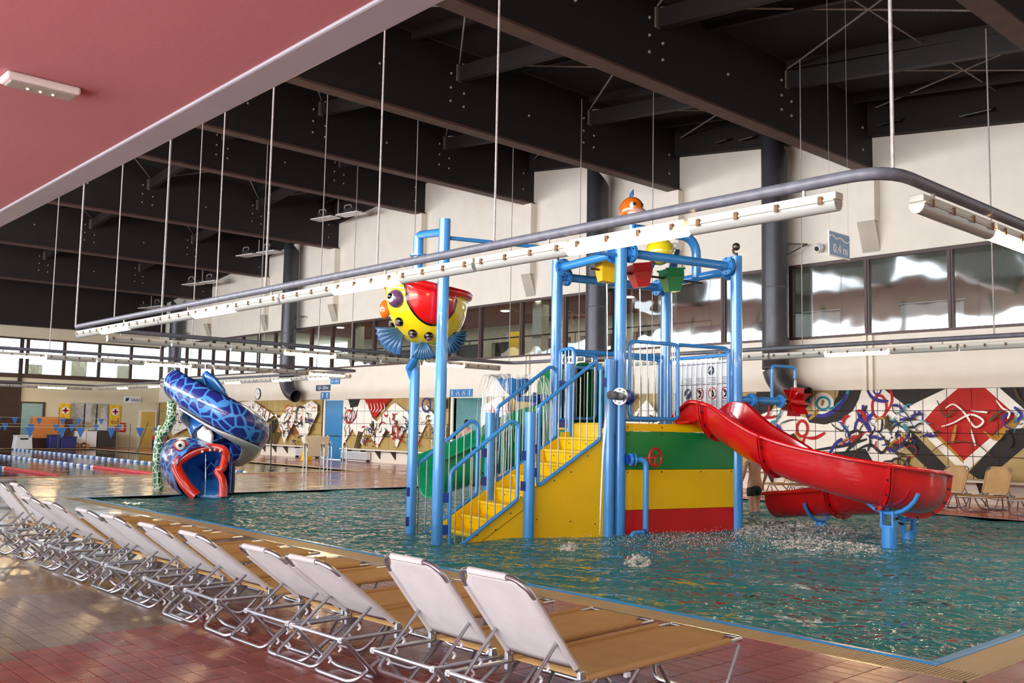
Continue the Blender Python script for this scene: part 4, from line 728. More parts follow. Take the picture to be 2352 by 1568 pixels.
# ------------------------------------------------------------------ stair
S = thing('pool_stair', 'yellow stepped stair with blue railings rising from the water to the tower', 'stair', TO, TA)
SWD = 1.2
for k in range(9):
    z = 1.48-.205*k; xn = -.40-.298*k
    m = MB(); m.box((xn, .03, z-.045), (xn+.36, SWD, z)); m.prism([(xn+.03, .03, z-.045), (xn+.03, SWD, z-.045), (xn+.075, SWD, z-.23), (xn+.075, .03, z-.23)], (.03, 0, 0)); st = m.build('step', 'yellow_step', S, bevel=.012)
    for y in (.35, .85): MB().sphere((xn-.001, y, z-.1), .011, 6, 4).build('screw', 'bolt', st)
MB().box((-.10, .03, 1.45), (.0, SWD, 1.70)).build('step', 'yellow_step', S, bevel=.01)
def side(y): return [(-3.0, y, -.42), (-3.0, y, -.2), (-2.82, y, -.09), (-.33, y, 1.50), (-.33, y, 1.56), (-.1, y, 1.56), (-.1, y, -.42)]
for y in (0.0, SWD+.01):
    sd = MB().prism(side(y), (0, .03, 0)).build('side_panel', 'yellow', S, bevel=.004)
    if y == 0:
        MB().tube([(-2.75, -.002, -.25), (-1.7, -.002, .42)], .004, n=4).build('panel_joint', 'bolt', sd)
        for x, z in ((-2.5,.05),(-2.2,.12),(-1.95,.35),(-1.55,.5),(-1.5,.25),(-1.2,.82),(-.9,.95),(-.6,1.2),(-.3,1.4),(-.9,.2),(-.45,.15)): MB().sphere((x, -.003, z), .012, 6, 4).build('screw', 'bolt', sd)
for x, y, h, r in ((-3.14, 0, 4.62, .085), (-3.0, 1.28, 4.6, .08), (-1.66, -.03, 1.85, .085), (-1.66, 1.26, 1.85, .08), (-.22, -.03, 2.72, .085), (-.13, 1.28, 2.72, .08)): column(x, y, h, r, S)
def sguard(y, x0, x1, z0, z1, hgt, n):
    sl = (z1-z0)/(x1-x0)
    P = [(x0, y, z0), (x0, y, z0+hgt), (x1-.12, y, z1+hgt), (x1, y, z1+hgt-.06), (x1, y, z1)]
    o = MB().tube(fillet(P, .07, 4, True), .03, n=10, closed=True).build('rail_frame', 'blue', S, smooth=True)
    for k in range(n):
        x = x0+(x1-x0)*(k+.7)/(n+.6); z = z0+sl*(x-x0); MB().tube([(x, y, z), (x, y, z+hgt)], .009, n=6).build('picket', 'steel', o)
    return o
for y in (-.0, 1.28):
    sguard(y-.045 if y == 0 else y, -2.97, -1.87, -.2, .55, 1.17, 8); sguard(y-.045 if y == 0 else y, -1.52, -.40, .74, 1.46, 1.2, 8)
    for x, zs in ((-3.05, (.15, .6)), (-1.76, (.75, 1.2)), (-1.58, (.95, 1.3)), (-.31, (1.7, 2.35))):
        for z in zs: MB().box((x-.05, y-.06, z-.07), (x+.06, y-.03, z+.07)).build('bracket', 'blue_dark', S)
# top bars of the two tall posts
MB().tube(fillet([(-3.0, 1.28, 4.4), (-3.0, 1.28, 4.62), (-3.12, .1, 4.45)], .1), .06, n=12).build('top_bar', 'blue', S, smooth=True); MB().tube([(-3.14, 0, 4.35), (0, 0, 4.42)], .03, n=8).build('tie_bar', 'blue', S)
for z in (4.22, 4.30): MB().tube([(-3.0, 1.28, z-.02), (-3.0, 1.28, z+.01)], .135, n=16).build('flange', 'blue', S)

# ------------------------------------------------------------------ channel slides
def slide(name, label, P, rad, hi, lo, mn, joints, invert=1, n=6, rim=True, sup=None):
    """P: centre line points (x,y,zbottom) in tower frame; hi/lo: wall heights right/left per point"""
    t = thing(name, label, 'slide', TO, TA); C = spline([p[:3] for p in P], n); K = len(C); rows = []; inn = []; rimR = []; rimL = []; sec = []
    for i, c in enumerate(C):
        d = C[min(i+1, K-1)]-C[max(i-1, 0)]; d.z = 0; d.normalize(); r_ = Vector((d.y, -d.x, 0)); f = i/(K-1)*(len(P)-1); j = min(int(f), len(P)-2); f -= j
        hR = hi[j]*(1-f)+hi[j+1]*f; hL = lo[j]*(1-f)+lo[j+1]*f; row = []
        prof = []
        for k in range(13):
            a = -PI/2+PI*k/12; hh = hR if a > 0 else hL; prof.append((math.sin(a)*rad, (1-math.cos(a))*rad*(1 if hh > rad else hh/rad)))
        prof = [(-rad-.02, max(hL, rad*.5))]+prof if hL > rad else prof
        prof = prof+[(rad+.02, hR)] if hR > rad else prof+[(rad, max(hR, .1))]
        if len(prof) < 15: prof = [(-rad, max(hL, .1))]+prof
        prof = [(prof[0][0]-.09, prof[0][1]-.03), (prof[0][0]-.06, prof[0][1]+.015)]+prof+[(prof[-1][0]+.06, prof[-1][1]+.015), (prof[-1][0]+.09, prof[-1][1]-.03)]
        rows.append([c+r_*u+Vector((0, 0, v)) for u, v in prof]); sec.append((c, r_, prof, d))
    MB().sheet(rows).build('channel', mn, t, smooth=True, solid=.022)
    for jf in joints:
        i = int(jf*(K-1)); c, r_, prof, d = sec[i]; pp = prof[2:-2]
        for q in (-.018, .018):
            A = [c+d*q+r_*u*.98+Vector((0, 0, v)) for u, v in pp]; B = [c+d*q+r_*u*(1+.1/rad)+Vector((0, 0, v-.075*(1-min(1, abs(u)/rad)**2))) for u, v in pp]; MB().sheet([A, B]).build('joint_flange', mn, t, solid=.016)
        for k in range(1, len(pp)-1, 2):
            u, v = pp[k]; e = c+r_*u*(1+.06/rad)+Vector((0, 0, v-.045*(1-min(1, abs(u)/rad)**2))); MB().tube([e-d*.037, e+d*.037], .022, n=6).build('bolt', 'bolt', t)
    return t, sec
RP = [(1.78, .35, 1.62), (1.78, -.1, 1.60), (1.84, -.5, 1.40), (1.98, -1.1, 1.08), (2.22, -1.9, .80), (2.85, -2.6, .56), (3.6, -2.66, .44), (4.15, -2.1, .36), (4.35, -1.2, .27), (4.3, -.3, .18), (4.2, .55, .08), (4.18, .75, .05)]
slide('water_slide', 'glossy red open water slide curving down from the tower on the right', RP, .40, (.2, .5, .62, .58, .58, .62, .62, .60, .55, .5, .5, .5), (.2, .5, .68, .58, .48, .42, .42, .42, .45, .45, .45, .45), 'red_gloss', (.145, .31, .455, .60, .80), sup=None)
MB().add([(1.15, .05, 1.74), (1.15, -.3, 1.76), (1.42, -.32, 1.80), (1.42, .05, 1.80)], [(0,1,2,3)]).build('entry_lip', 'red_gloss', [o for o in bpy.data.objects if o.name.startswith('water_slide')][0], solid=.03)
GP = [(.62, 1.9, 1.62), (.80, 2.3, 1.5), (.88, 2.75, 1.36), (.68, 3.15, 1.2), (.2, 3.3, .98), (-.4, 3.3, .76), (-1.0, 3.3, .56), (-1.5, 3.28, .42), (-1.85, 3.25, .34)]
slide('water_slide', 'glossy green open water slide behind the stair railings', GP, .42, (.6, .9, .95, .95, .95, .9, .8, .75, .7), (.6, .95, .95, .9, .85, .85, .8, .75, .7), 'green_gloss', (.3, .52, .74), sup=None)
# green entrance arch
t = tthing('slide_arch', 'dark green arched entry hood of the green slide at the back of the platform', 'slide hood', .62, 1.95, 1.62)
rows = []
for yq in (0, .3, .6, .9): rows.append([(-.45, yq, 0)]+[(-.45*math.cos(a*PI/10), yq, .75+.42*math.sin(a*PI/10)) for a in range(11)]+[(.45, yq, 0)])
MB().sheet(rows).build('hood', 'green', t, smooth=True, solid=.03); MB().prism([(p[0], .9, p[2]) for p in rows[0]], (0, .03, 0)).build('end_plate', 'green', t); MB().tube([(-.45*math.cos(a*PI/10), 0, .75+.42*math.sin(a*PI/10)) for a in range(11)], .03).build('rim', 'green', t)
# supports of the red slide
for i, (x, y, zb, ang, lb_) in enumerate(((2.93, -2.72, .55, 10, 'blue cradle post nearest the camera under the red slide bend'), (4.2, -2.05, .36, 70, 'blue cradle post behind the nearer one under the red slide bend'), (4.33, -.1, .16, 97, 'low blue cradle under the lower end of the red slide'))):
    t = tthing('slide_support', lb_, 'support', x, y, 0, R(ang-90) if 0 else 0); d = Vector((math.cos(R(ang)), math.sin(R(ang)), 0)); r_ = Vector((d.y, -d.x, 0))
    post = MB().tube([(0, 0, -.45), (0, 0, max(.05, zb-.28))], .11, n=18); post.build('post', 'blue', t, smooth=True)
    if zb > .3:
        bk = MB()
        for s_ in (-1, 1): bk.obox(r_*s_*.09+Vector((0, 0, zb-.18)), (.03, .12, .26), r_)
        bk.obox(Vector((0, 0, zb-.28)), (.22, .14, .03), r_); bk.build('bracket', 'blue', t)
        for s_ in (-1, 1): MB().tube([r_*s_*.12+Vector((0, 0, zb-.16))-d*.05, r_*s_*.12+Vector((0, 0, zb-.16))+d*.05], .02, n=6).build('bolt', 'bolt', t)
    MB().tube([r_*.5*math.sin(a)+Vector((0, 0, zb-.09+.5*(1-math.cos(a)))) for a in [R(-68+k*13.6) for k in range(11)]], .033, n=10).build('cradle', 'blue', t, smooth=True)
# tipping buckets on an axle
def bucket(x, y, z, mn, label, tilt):
    t = tthing('tipping_bucket', label, 'bucket', x, y, z); t.rotation_euler = (0, R(tilt), TA+R(-12)); w0, w1 = .17, .11
    P0 = [(-w0, -w0), (w0, -w0), (w0, w0), (-w0, w0)]; P1 = [(-w1, -w1), (w1, -w1), (w1, w1), (-w1, w1)]
    MB().sheet([[(a*.95, b__*.95, .2) for a, b__ in P0], [(a, b__, .2) for a, b__ in P0], [(a, b__, .05) for a, b__ in P0], [(a, b__, -.2) for a, b__ in P1]], True).add([(a, b__, -.2) for a, b__ in P1], [(0,1,2,3)]).build('bowl', mn, t, bevel=.01)
    MB().box((-w0-.02, -w0-.02, .18), (w0+.02, -w0+.0, .21)).box((-w0-.02, w0, .18), (w0+.02, w0+.02, .21)).build('rim', mn, t)
AX = ((.35, .9, 4.32, 'yellow', 'yellow tipping bucket under the tower top, leftmost of the three', 6), (1.05, .9, 4.30, 'red', 'red tipping bucket under the tower top, middle of the three', -8), (1.75, .9, 4.28, 'green', 'green tipping bucket under the tower top, rightmost of the three', -4))
for a in AX: bucket(*a)
MB().tube([(0, .9, 4.33), (TW, .9, 4.30)], .02).build('bucket_axle', 'steel_dark', T)
t = tthing('tipping_bucket', 'small yellow bucket half hidden behind the light rail at the tower top', 'bucket', .12, .35, 4.55); MB().box((-.12, -.14, 0), (.12, .14, .26)).build('bowl', 'yellow', t, bevel=.02); MB().box((-.14, -.16, .24), (.14, .16, .28)).build('rim', 'yellow', t)
# fish on top
t = tthing('fish_figure', 'orange fish figure with white face peeking over the light rail atop the tower', 'fish figure', .93, 1.0, 5.40); t.scale = (.8, .8, .8)
MB().sphere((0, 0, .1), .25, 20, 14, (1, 1.25, 1.15)).build('body', 'fish_orange', t, smooth=True); MB().sphere((.03, -.19, -.02), .22, 16, 10, (1.1, .85, .62)).build('muzzle', 'fish_pink', t, smooth=True)
for s_ in (-1, 1): MB().sphere((s_*.1-.03, -.23, .15), .075, 14, 10).build('eye', 'eye_white', t, smooth=True); MB().sphere((s_*.1-.04, -.29, .16), .04, 10, 8).build('pupil', 'eye_black', t, smooth=True)
MB().prism([(-.02, .05, .34), (-.03, -.08, .42), (0, -.03, .56), (.03, .12, .5), (.03, .18, .32)], (.04, 0, 0)).build('dorsal_fin', 'fish_blue', t, bevel=.015)
MB().prism([(-.2, 0, 0), (-.36, .1, -.22), (-.3, .16, -.26), (-.16, .1, -.1)], (.02, .05, 0)).build('side_fin', 'fish_purple', t); MB().tube([(.05, -.34, -.07), (.05, -.44, -.08)], .03).build('spout', 'eye_white', t)
t = tthing('fish_figure', 'yellow fish figure with blue fins hanging behind the tower\'s top beam', 'fish figure', 1.75, 1.25, 4.86)
MB().sphere((0, 0, 0), .24, 18, 12, (1, 1.2, 1.05)).build('body', 'fish_yellow', t, smooth=True); MB().prism([(.22, 0, -.3), (.45, .05, .12), (.52, .05, .1), (.4, 0, -.3)], (0, .05, 0)).build('tail_fin', 'fish_blue', t, bevel=.015)
MB().prism([(-.2, -.05, -.15), (-.36, -.08, -.45), (-.22, -.05, -.42), (-.08, 0, -.22)], (0, .04, 0)).build('side_fin', 'fish_blue', t, bevel=.01); MB().sphere((.22, -.16, .1), .07).build('eye', 'eye_white', t, smooth=True)
# fish bucket between the tall posts
t = tthing('fish_bucket', 'large yellow and red fish shaped water bucket hung between the tall blue posts', 'fish bucket', -3.1, .66, 3.26, R(0)); SXB, SYB = .64, .47
fb = bpy.data.objects.new; view = R(125)
def bp(a, f, e=0):   # point on the bowl; a angle, f 0 bottom..1 rim
    rr_ = math.sin(f*PI/2*.98)**.75; z = -.42+.78*(1-math.cos(f*PI/2)); z += .09*math.cos(a-R(190))*f+.03*math.cos(2*a)*f*f; return Vector(((SXB+e)*rr_*math.cos(a), (SYB+e)*rr_*math.sin(a), z))
rows = [[bp(2*PI*k/36, max(.02, r_/12)) for k in range(36)] for r_ in range(13)]; MB().sheet(rows, True).build('bowl', 'fish_yellow', t, smooth=True, solid=.03)
MB().tube([bp(2*PI*k/40, 1, .03)+Vector((0, 0, .02)) for k in range(40)], .06, n=10, closed=True).build('rim', 'red_gloss', t, smooth=True)
A0 = R(250)       # direction facing the camera in local frame
def patch(a0, a1, f0, mn, e, nm):
    g_ = []
    for k in range(17):
        a = a0+(a1-a0)*k/16; lo_ = 1-(1-f0)*math.sin(PI*k/16)**.45; g_.append([bp(a, lo_+(1-lo_)*q/6, e) for q in range(7)])
    MB().sheet(g_).build(nm, mn, t, smooth=True, solid=.012)
patch(A0-R(32), A0+R(50), .50, 'eye_black', .022, 'patch_outline'); patch(A0-R(28), A0+R(46), .53, 'red_gloss', .035, 'red_cheek'); patch(A0+R(105), A0+R(150), .6, 'red_gloss', .03, 'red_cheek')
for a, f in ((A0-R(46), .80),): p = bp(a, f, .02); MB().sphere(p, .125, 14, 10, (1, 1, 1.1)).build('eye_ring', 'fish_purple', t, smooth=True); n_ = Vector((p.x, p.y, 0)).normalized(); MB().sphere(p+n_*.055+Vector((0,0,.0)), .085, 12, 9).build('eye', 'eye_white', t, smooth=True); MB().sphere(p+n_*.11+Vector((0, 0, .02)), .05, 10, 8).build('pupil', 'eye_black', t, smooth=True)
for a, f in ((A0-R(52), .52), (A0-R(30), .34), (A0+R(8), .32), (A0+R(75), .42), (A0-R(100), .55)): p = bp(a, f, .0); MB().sphere(p, .075, 12, 8).build('spot_ring', 'eye_black', t, smooth=True); n_ = (p-Vector((0, 0, .3))).normalized(); MB().sphere(p+n_*.04, .05, 12, 8).build('spot', 'fish_purple', t, smooth=True)
p = bp(A0-R(100), .72, .08); MB().sphere(p, .12, 12, 8, (.7, .7, 1.2)).build('lip', 'fish_orange', t, smooth=True)
def fan(c, ax, up, r0, r1, a0, a1, n=7, th=.05):
    c = Vector(c); X = Vector(ax).normalized(); Z = Vector(up).normalized(); Y = X.cross(Z); g_ = []
    for k in range(n*3+1):
        a = a0+(a1-a0)*k/(n*3); d = X*math.cos(a)+Z*math.sin(a); rd = .008*math.cos(k*2*PI/3); g_.append([c+d*r0+Y*rd*.3, c+d*(r0+r1)/2+Y*rd, c+d*(r1+.02*math.cos(k*2*PI/3))+Y*rd])
    MB().sheet(g_).build('fin', 'fish_blue', t, smooth=True, solid=th)
ca, sa = math.cos(A0), math.sin(A0); side_ = Vector((-sa, ca, 0))   # image-left is -side_? computed below
L_ = Vector((math.cos(A0-R(90)), math.sin(A0-R(90)), 0))             # towards image left
fan(bp(A0-R(70), .42, -.1), L_, (0, 0, 1), .06, .40, R(-85), R(0)); fan(bp(A0-R(10), .12, -.05)+Vector((0, 0, .04)), L_, (0, 0, 1), .05, .30, R(-125), R(-60)); fan(bp(A0+R(60), .42, -.1), -L_, (0, 0, 1), .06, .30, R(-75), R(10))
MB().tube([bp(A0-R(10), .06), (.0, .62, -.75), (.06, .64, -.95)], [.05, .06, .03], n=8).build('drain_pipe', 'blue', t)
for s_ in (-.69, .69): MB().tube([(0, s_*.9, .36), (0, s_*1.0, .36)], .045).build('pivot', 'blue_dark', t)

# ------------------------------------------------------------------ nozzles, valve, water wheel, bowl fountain
t = thing('water_nozzle', 'grey flanged water pipe nozzle with dark blue valve on the front column', 'nozzle', TL(0, -.1, 2.13), TA); D_n = Vector((-.86, -.50, 0.02)).normalized(); b0 = Vector((0, -.02, 0))
MB().tube([b0+D_n*.16, b0+D_n*.52], .062, n=16, cap=False).build('spout', 'pipe_grey', t, smooth=True, solid=.012); MB().tube([b0+D_n*.51, b0+D_n*.515], .05, n=16).build('bore', 'eye_black', t)
f = MB(); f.tube([b0+D_n*.15, b0+D_n*.18], .135, n=20); f.build('flange', 'steel', t)
for k in range(8): u = Vector((0, 0, 1)); v = D_n.cross(u).normalized(); e = b0+D_n*.18+(u*math.cos(k*PI/4)+v*math.sin(k*PI/4))*.105; MB().tube([e-D_n*.03, e+D_n*.02], .014, n=6).build('bolt', 'steel_dark', t)
MB().tube([b0-D_n*.14, b0+D_n*.14], .09, n=14).build('valve_body', 'blue_dark', t); MB().tube([b0+D_n*.12, b0+D_n*.145], .13, n=14).tube([b0-D_n*.17, b0-D_n*.14], .12, n=14).tube([b0-D_n*.2, b0-D_n*.32], .03, n=8).build('valve_flanges', 'blue_dark', t, kind='stuff')
def jet(name, label, P, r0, r1, extra=None):
    o = MB().tube(spline(P, 6), [r0+(r1-r0)*k/(6*(len(P)-1)) for k in range(6*(len(P)-1)+1)], n=8).build(name, 'spray', None, smooth=True); return tag(o, label, 'water')
q = TL(0, -.12, 2.13); w_ = Matrix.Rotation(TA, 3, 'Z') @ D_n
jet('water_jet', 'thin water stream pouring from the flanged nozzle onto the stair', [q+w_*.5, q+w_*.6+Vector((0, 0, -.12)), q+w_*.72+Vector((0, 0, -.6)), q+w_*.8+Vector((0, 0, -1.3)), q+w_*.85+Vector((0, 0, -2.1))], .035, .008)
for i, (x, y, z) in enumerate(((.35, .9, 4.1), (1.05, .9, 4.08), (1.75, .9, 4.06))): jet('water_jet', 'thin water trickle falling from the %s tipping bucket' % ('yellow', 'red', 'green')[i], [TL(x, y, z), TL(x+.02, y, z-1), TL(x+.03, y, 1.75)], .012, .005)
t = tthing('valve_pipe', 'blue standpipe with flange and red handwheel at the tower\'s front foot', 'valve', 0, -.1, 1.15); MB().tube(fillet([(.06, -.02, 0), (.36, -.12, 0), (.36, -.12, -1.55)], .1, 6), .045, n=14).build('pipe', 'blue', t, smooth=True)
for x in (.1, .17): MB().tube([(x, -.035, 0), (x+.035, -.045, 0)], .1, n=18).build('flange', 'blue', t)
MB().tube([(.05, -.02, 0), (.12, -.04, 0)], .07).build('valve_body', 'blue_dark', t)
wc = Vector((.42, -.28, .04)); ux = Vector((.55, .1, 0)).normalized(); wz = Vector((0, 0, 1)); MB().tube([wc+(ux*math.cos(a)+wz*math.sin(a))*.14 for a in [k*PI/12 for k in range(24)]], .018, n=8, closed=True).build('handwheel', 'red', t, smooth=True)
sp = MB()
for k in range(3): sp.tube([wc, wc+(ux*math.cos(k*2.1+.4)+wz*math.sin(k*2.1+.4))*.13], .012, n=6)
sp.tube([wc, (.34, -.12, .02)], .014, n=6); sp.build('spokes', 'red', t)
t = tthing('pipe_foot', 'small blue pipe elbow lying at the foot of the front column', 'pipe', .1, -.25, -.02); MB().tube(fillet([(-.05, 0, -.05), (0, 0, .04), (.2, 0, .04)], .04), .035).build('elbow', 'blue', t, smooth=True); MB().tube([(.2, 0, .04), (.24, 0, .04)], .05).build('cap', 'blue_dark', t)
t = tthing('splash_spinner', 'red spinning water wheel on a blue arm at the tower\'s right column', 'water wheel', TW, 0, 2.17)
MB().tube([(.08, 0, 0), (1.03, 0, 0)], .062, n=14).build('arm', 'blue', t, smooth=True)
f = MB(); flange(f, (.34, 0, 0), (1, 0, 0), .12); f.tube([(1.0, 0, 0), (1.03, 0, 0)], .12, n=16); f.build('flange', 'blue', t, kind='stuff')
MB().tube([(1.03, 0, 0), (1.7, 0, 0)], .02).build('axle', 'steel_dark', t); MB().tube(fillet([(.82, 0, 0), (.82, 0, .62), (1.38, 0, .62), (1.38, 0, .42)], .08), .03, n=10).build('feed_pipe', 'blue', t, smooth=True)
MB().tube([(1.22, 0, 0), (1.56, 0, 0)], .06, n=14).build('hub', 'red', t)
for k in range(8): a = k*PI/4+.2; d = Vector((0, math.cos(a), math.sin(a))); MB().obox(Vector((1.39, 0, 0))+d*.16, (.32, .012, .2), (1, 0, 0), d).build('blade', 'red_gloss', t)
jet('water_jet', 'thin water stream dropping onto the red water wheel', [TL(TW+1.38, 0, 2.58), TL(TW+1.38, 0, 2.45), TL(TW+1.38, 0, 2.3)], .02, .05)
t = tthing('bowl_fountain', 'blue flower-shaped bowl fountain spilling water behind the stair', 'fountain', -.78, 2.0, 2.12)
prof = [(.10, .05), (.18, .1), (.33, .33), (.30, .33), (.14, .12), (.02, .1)]; mb = MB(); rows = []
for r_, h in prof: rows.append([(r_*1*math.cos(k*PI/16), r_*1*math.sin(k*PI/16), h+.012*math.cos(k*PI/2)*(h > .2)) for k in range(32)])
mb.sheet(rows, True).build('bowl', 'blue', t, smooth=True); MB().tube(fillet([(0, 0, .1), (0, 0, 0), (.78, -.02, 0)], .08), .05, n=12).build('pipe', 'blue', t, smooth=True); MB().tube([(.38, -.01, 0), (.62, -.01, 0)], .09, n=14).tube([(.36, -.01, 0), (.39, -.01, 0)], .12, n=16).build('valve_body', 'blue_dark', t)
rg = random.Random(5); vl = MB()
for k in range(100):
    a = rg.uniform(0, 2*PI); r0 = rg.uniform(.3, .36); r1 = r0+rg.uniform(.08, .3); dn = rg.uniform(.5, 1.9)
    P = [(r*math.cos(a+rg.gauss(0, .03)), r*math.sin(a+rg.gauss(0, .03)), z) for r, z in ((r0, .33), (r0+(r1-r0)*.5, .4), (r1, .28), (r1+.06, .3-dn*.5), (r1+.08, .3-dn))]; vl.tube(spline(P, 3), rg.uniform(.002, .006), n=4, cap=False)
vl.build('water_veil', 'spray', t, kind='stuff')
# splashes and foam
rg = random.Random(11)
def boil(name, label, c, n, sp, h, mn='foam'):
    mb = MB()
    for k in range(n):
        a = rg.uniform(0, 2*PI); r = sp*math.sqrt(rg.random()); z = h*(1-(r/sp)**2)*rg.random(); s_ = rg.uniform(.004, .014); mb.sphere((c[0]+r*math.cos(a), c[1]+r*math.sin(a), -.03+z), s_, 5, 3, (1.3, 1.3, 1))
    rows = []
    for i in range(9):
        r = sp*i/8; rows.append([(c[0]+max(.001, r)*math.cos(k*PI/10)*(1+.1*math.sin(k*3)), c[1]+max(.001, r)*math.sin(k*PI/10)*(1+.1*math.sin(k*3)), -.03+h*.55*(1-(i/8)**1.5)*(1+.3*math.sin(k*2.3+i)) - (.01 if i == 8 else 0)) for k in range(20)])
    mb.sheet(rows, True); o = mb.build(name, mn, None, smooth=True, kind='stuff'); return tag(o, label, 'water')
def gpx(x, y):     # metric spots measured once on the water plane
    return (x, y)
boil('water_boil', 'small white bubbling water mound in front of the tower stair', (9.573, 9.231), 120, .16, .1); boil('water_boil', 'white bubbling water mound in the open water before the tower', (9.178, 7.70), 200, .18, .17)
boil('splash_foam', 'broad tan-white splash under the exit of the red slide', (TL(3.2, -.6)[0], TL(3.2, -.6)[1]), 900, 1.15, .16)
boil('splash_foam', 'thin line of churned foam before the red slide support', (TL(2.1, -2.3)[0], TL(2.1, -2.3)[1]), 700, .8, .05)
dr = MB()
for k in range(2200):
    x = rg.gauss(1.0, 1.6); y = rg.gauss(-1.0, .8)
    if -.1 < x < 2.6 and y > -.06: continue
    p = TL(x, y, 0); s_ = rg.uniform(.002, .006); z = -.03+abs(rg.gauss(0, .03)); dr.add([(p.x-s_, p.y, z-s_), (p.x+s_, p.y+s_, z-s_), (p.x, p.y-s_, z-s_), (p.x, p.y, z+s_*2)], [(0,1,3), (1,2,3), (2,0,3), (0,2,1)])
o = dr.build('water_droplets', 'white', None, kind='stuff'); tag(o, 'white droplets bouncing off the water around the tower', 'water')

# ------------------------------------------------------------------ serpent slide (plane frame: u image-right, w away, z up), local scale
SO = Vector((9.30, 19.95, 0)); SR = math.atan2(-.6748617, .73769802)
def sthing(name, label, cat): return thing(name, label, cat, SO, SR)
def sp_(px, py, w): return ((px-480)/100*(1+w*.047)-.318*w, w, (1139-py)/100*(1+w*.047)-.10*0)   # u, depth, z (metres)
t = sthing('serpent_slide', 'blue scaled sea serpent water slide with wide open red mouth', 'slide')
lipP = [sp_(*p) for p in ((455, 1140, 0), (432, 1118, .05), (408, 1078, .25), (428, 1055, .3), (465, 1038, .35), (500, 1037, .35), (514, 1050, .3), (508, 1080, .15), (498, 1085, .15), (510, 1105, .05), (512, 1140, 0))]
lr = [.13, .13, .12, .11, .10, .09, .10, .09, .09, .09, .10]; LP = spline(lipP, 4); LR = []
for i in range(len(lr)-1): LR += [lr[i]+(lr[i+1]-lr[i])*k/4 for k in range(4)]
LR.append(lr[-1]); MB().tube(LP, LR, n=12).build('lips', 'serpent_red', t, smooth=True)
for px_, py_ in ((463, 1044), (480, 1040), (490, 1039), (502, 1042)): MB().sphere(Vector(sp_(px_, py_, .22)), .035, 8, 6).build('tooth', 'eye_white', t, smooth=True)
# mouth throat: loft from the lip loop inwards to the neck
c2 = [Vector(p) for p in spline(lipP+[lipP[0]], 3)]; cen = Vector(sp_(470, 1092, 1.3)); rows = []
for f, q in ((0, 0), (.25, .35), (.55, .8), (.85, 1.3)): rows.append([Vector((p.x*(1-f)+cen.x*f, p.y+q, p.z*(1-f)+cen.z*f)) for p in c2])
MB().sheet(rows, True).build('throat', 'serpent_blue', t, smooth=True, solid=.02)
head = []
for s_, (cx, cy, rx, rz, w) in enumerate(((466, 1092, .62, .60, .12), (452, 1085, .70, .64, .5), (435, 1078, .66, .60, 1.0), (418, 1068, .52, .50, 1.5), (405, 1060, .36, .36, 1.9), (400, 1056, .1, .1, 2.1))):
    c = Vector(sp_(cx, cy, w)); head.append([c+Vector((rx*math.cos(k*PI/12), 0, rz*math.sin(k*PI/12))) for k in range(24)])
MB().sheet(head, True).build('head', 'scale_blue', t, smooth=True)
MB().sphere(Vector(sp_(415, 1033, .35)), .15, 14, 10, (1.1, .6, .9)).build('eye_socket', 'serpent_red', t, smooth=True); MB().sphere(Vector(sp_(414, 1031, .24)), .11, 14, 10, (1, .6, 1)).build('eye', 'eye_white', t, smooth=True); MB().sphere(Vector(sp_(413, 1031, .17)), .04, 10, 8).build('pupil', 'eye_black', t)
MB().prism([sp_(450, 1018, .7), sp_(448, 1004, .7), sp_(455, 998, .7), sp_(462, 990, .7), sp_(468, 1000, .7), sp_(476, 999, .7), sp_(483, 1012, .7), sp_(482, 1034, .7)], (0, .14, 0)).build('crest', 'white', t, bevel=.03)
def trough(P, rad, mn, nm, ang, sidec=1.0):   # half pipe whose open side points along +-; ang start of arc
    C = spline(P, 7); rows = []; K = len(C)
    for i, c in enumerate(C):
        d = (C[min(i+1, K-1)]-C[max(i-1, 0)]).normalized(); r_ = d.cross(Vector((0, 0, 1))).normalized(); u_ = r_.cross(d); rows.append([c+(r_*math.cos(a)+u_*math.sin(a))*rad for a in [R(ang[0]+(ang[1]-ang[0])*k/16) for k in range(17)]])
    return MB().sheet(rows).build(nm, mn, t, smooth=True, solid=.04)
B1 = [sp_(408, 915, 2.2), sp_(410, 908, 1.5), sp_(432, 920, .9), sp_(475, 942, .5), sp_(515, 965, .45), sp_(548, 986, .7), sp_(570, 1004, 1.2), sp_(562, 1028, 1.8), sp_(535, 1048, 2.1), sp_(505, 1062, 1.9), sp_(460, 1070, 1.4)]
trough(B1, .37, 'scale_blue', 'body', (72, -165)); trough([(p[0], p[1]+.02, p[2]-.05) for p in B1[2:9]], .40, 'serpent_grey', 'belly', (235, 300))
trough([sp_(436, 925, 2.2), sp_(448, 960, 2.6), sp_(462, 990, 2.6), sp_(475, 1020, 2.3)], .38, 'serpent_blue', 'inner_ramp', (0, 350))
trough([sp_(440, 950, 2.1), sp_(452, 985, 2.15), sp_(464, 1025, 1.9)], .4, 'serpent_grey', 'ramp_band', (215, 285))
MB().sheet([[sp_(x, y, w) for x, y in row] for w, row in ((1.1, ((462, 874), (485, 890), (505, 915), (518, 945))), (1.25, ((456, 880), (470, 905), (490, 925), (512, 948))), (1.1, ((458, 895), (465, 912), (485, 930), (508, 950))))]).build('back_fin', 'serpent_blue', t, smooth=True, solid=.08)
for p in ((468, 922, .2), (463, 948, .22)): MB().sphere(Vector(sp_(*p)), .055, 8, 6, (1, .4, 1)).build('red_spot', 'serpent_red', t)
MB().tube(spline([sp_(390, 945, 1.6), sp_(390, 985, 1.6), sp_(380, 1010, 1.7), sp_(368, 1025, 1.8), sp_(365, 1080, 1.8), sp_(368, 1110, 1.8), (sp_(372, 1139, 1.8)[0], 1.8, 0)], 5), .11, n=12).build('green_tail', 'scale_green', t, smooth=True)
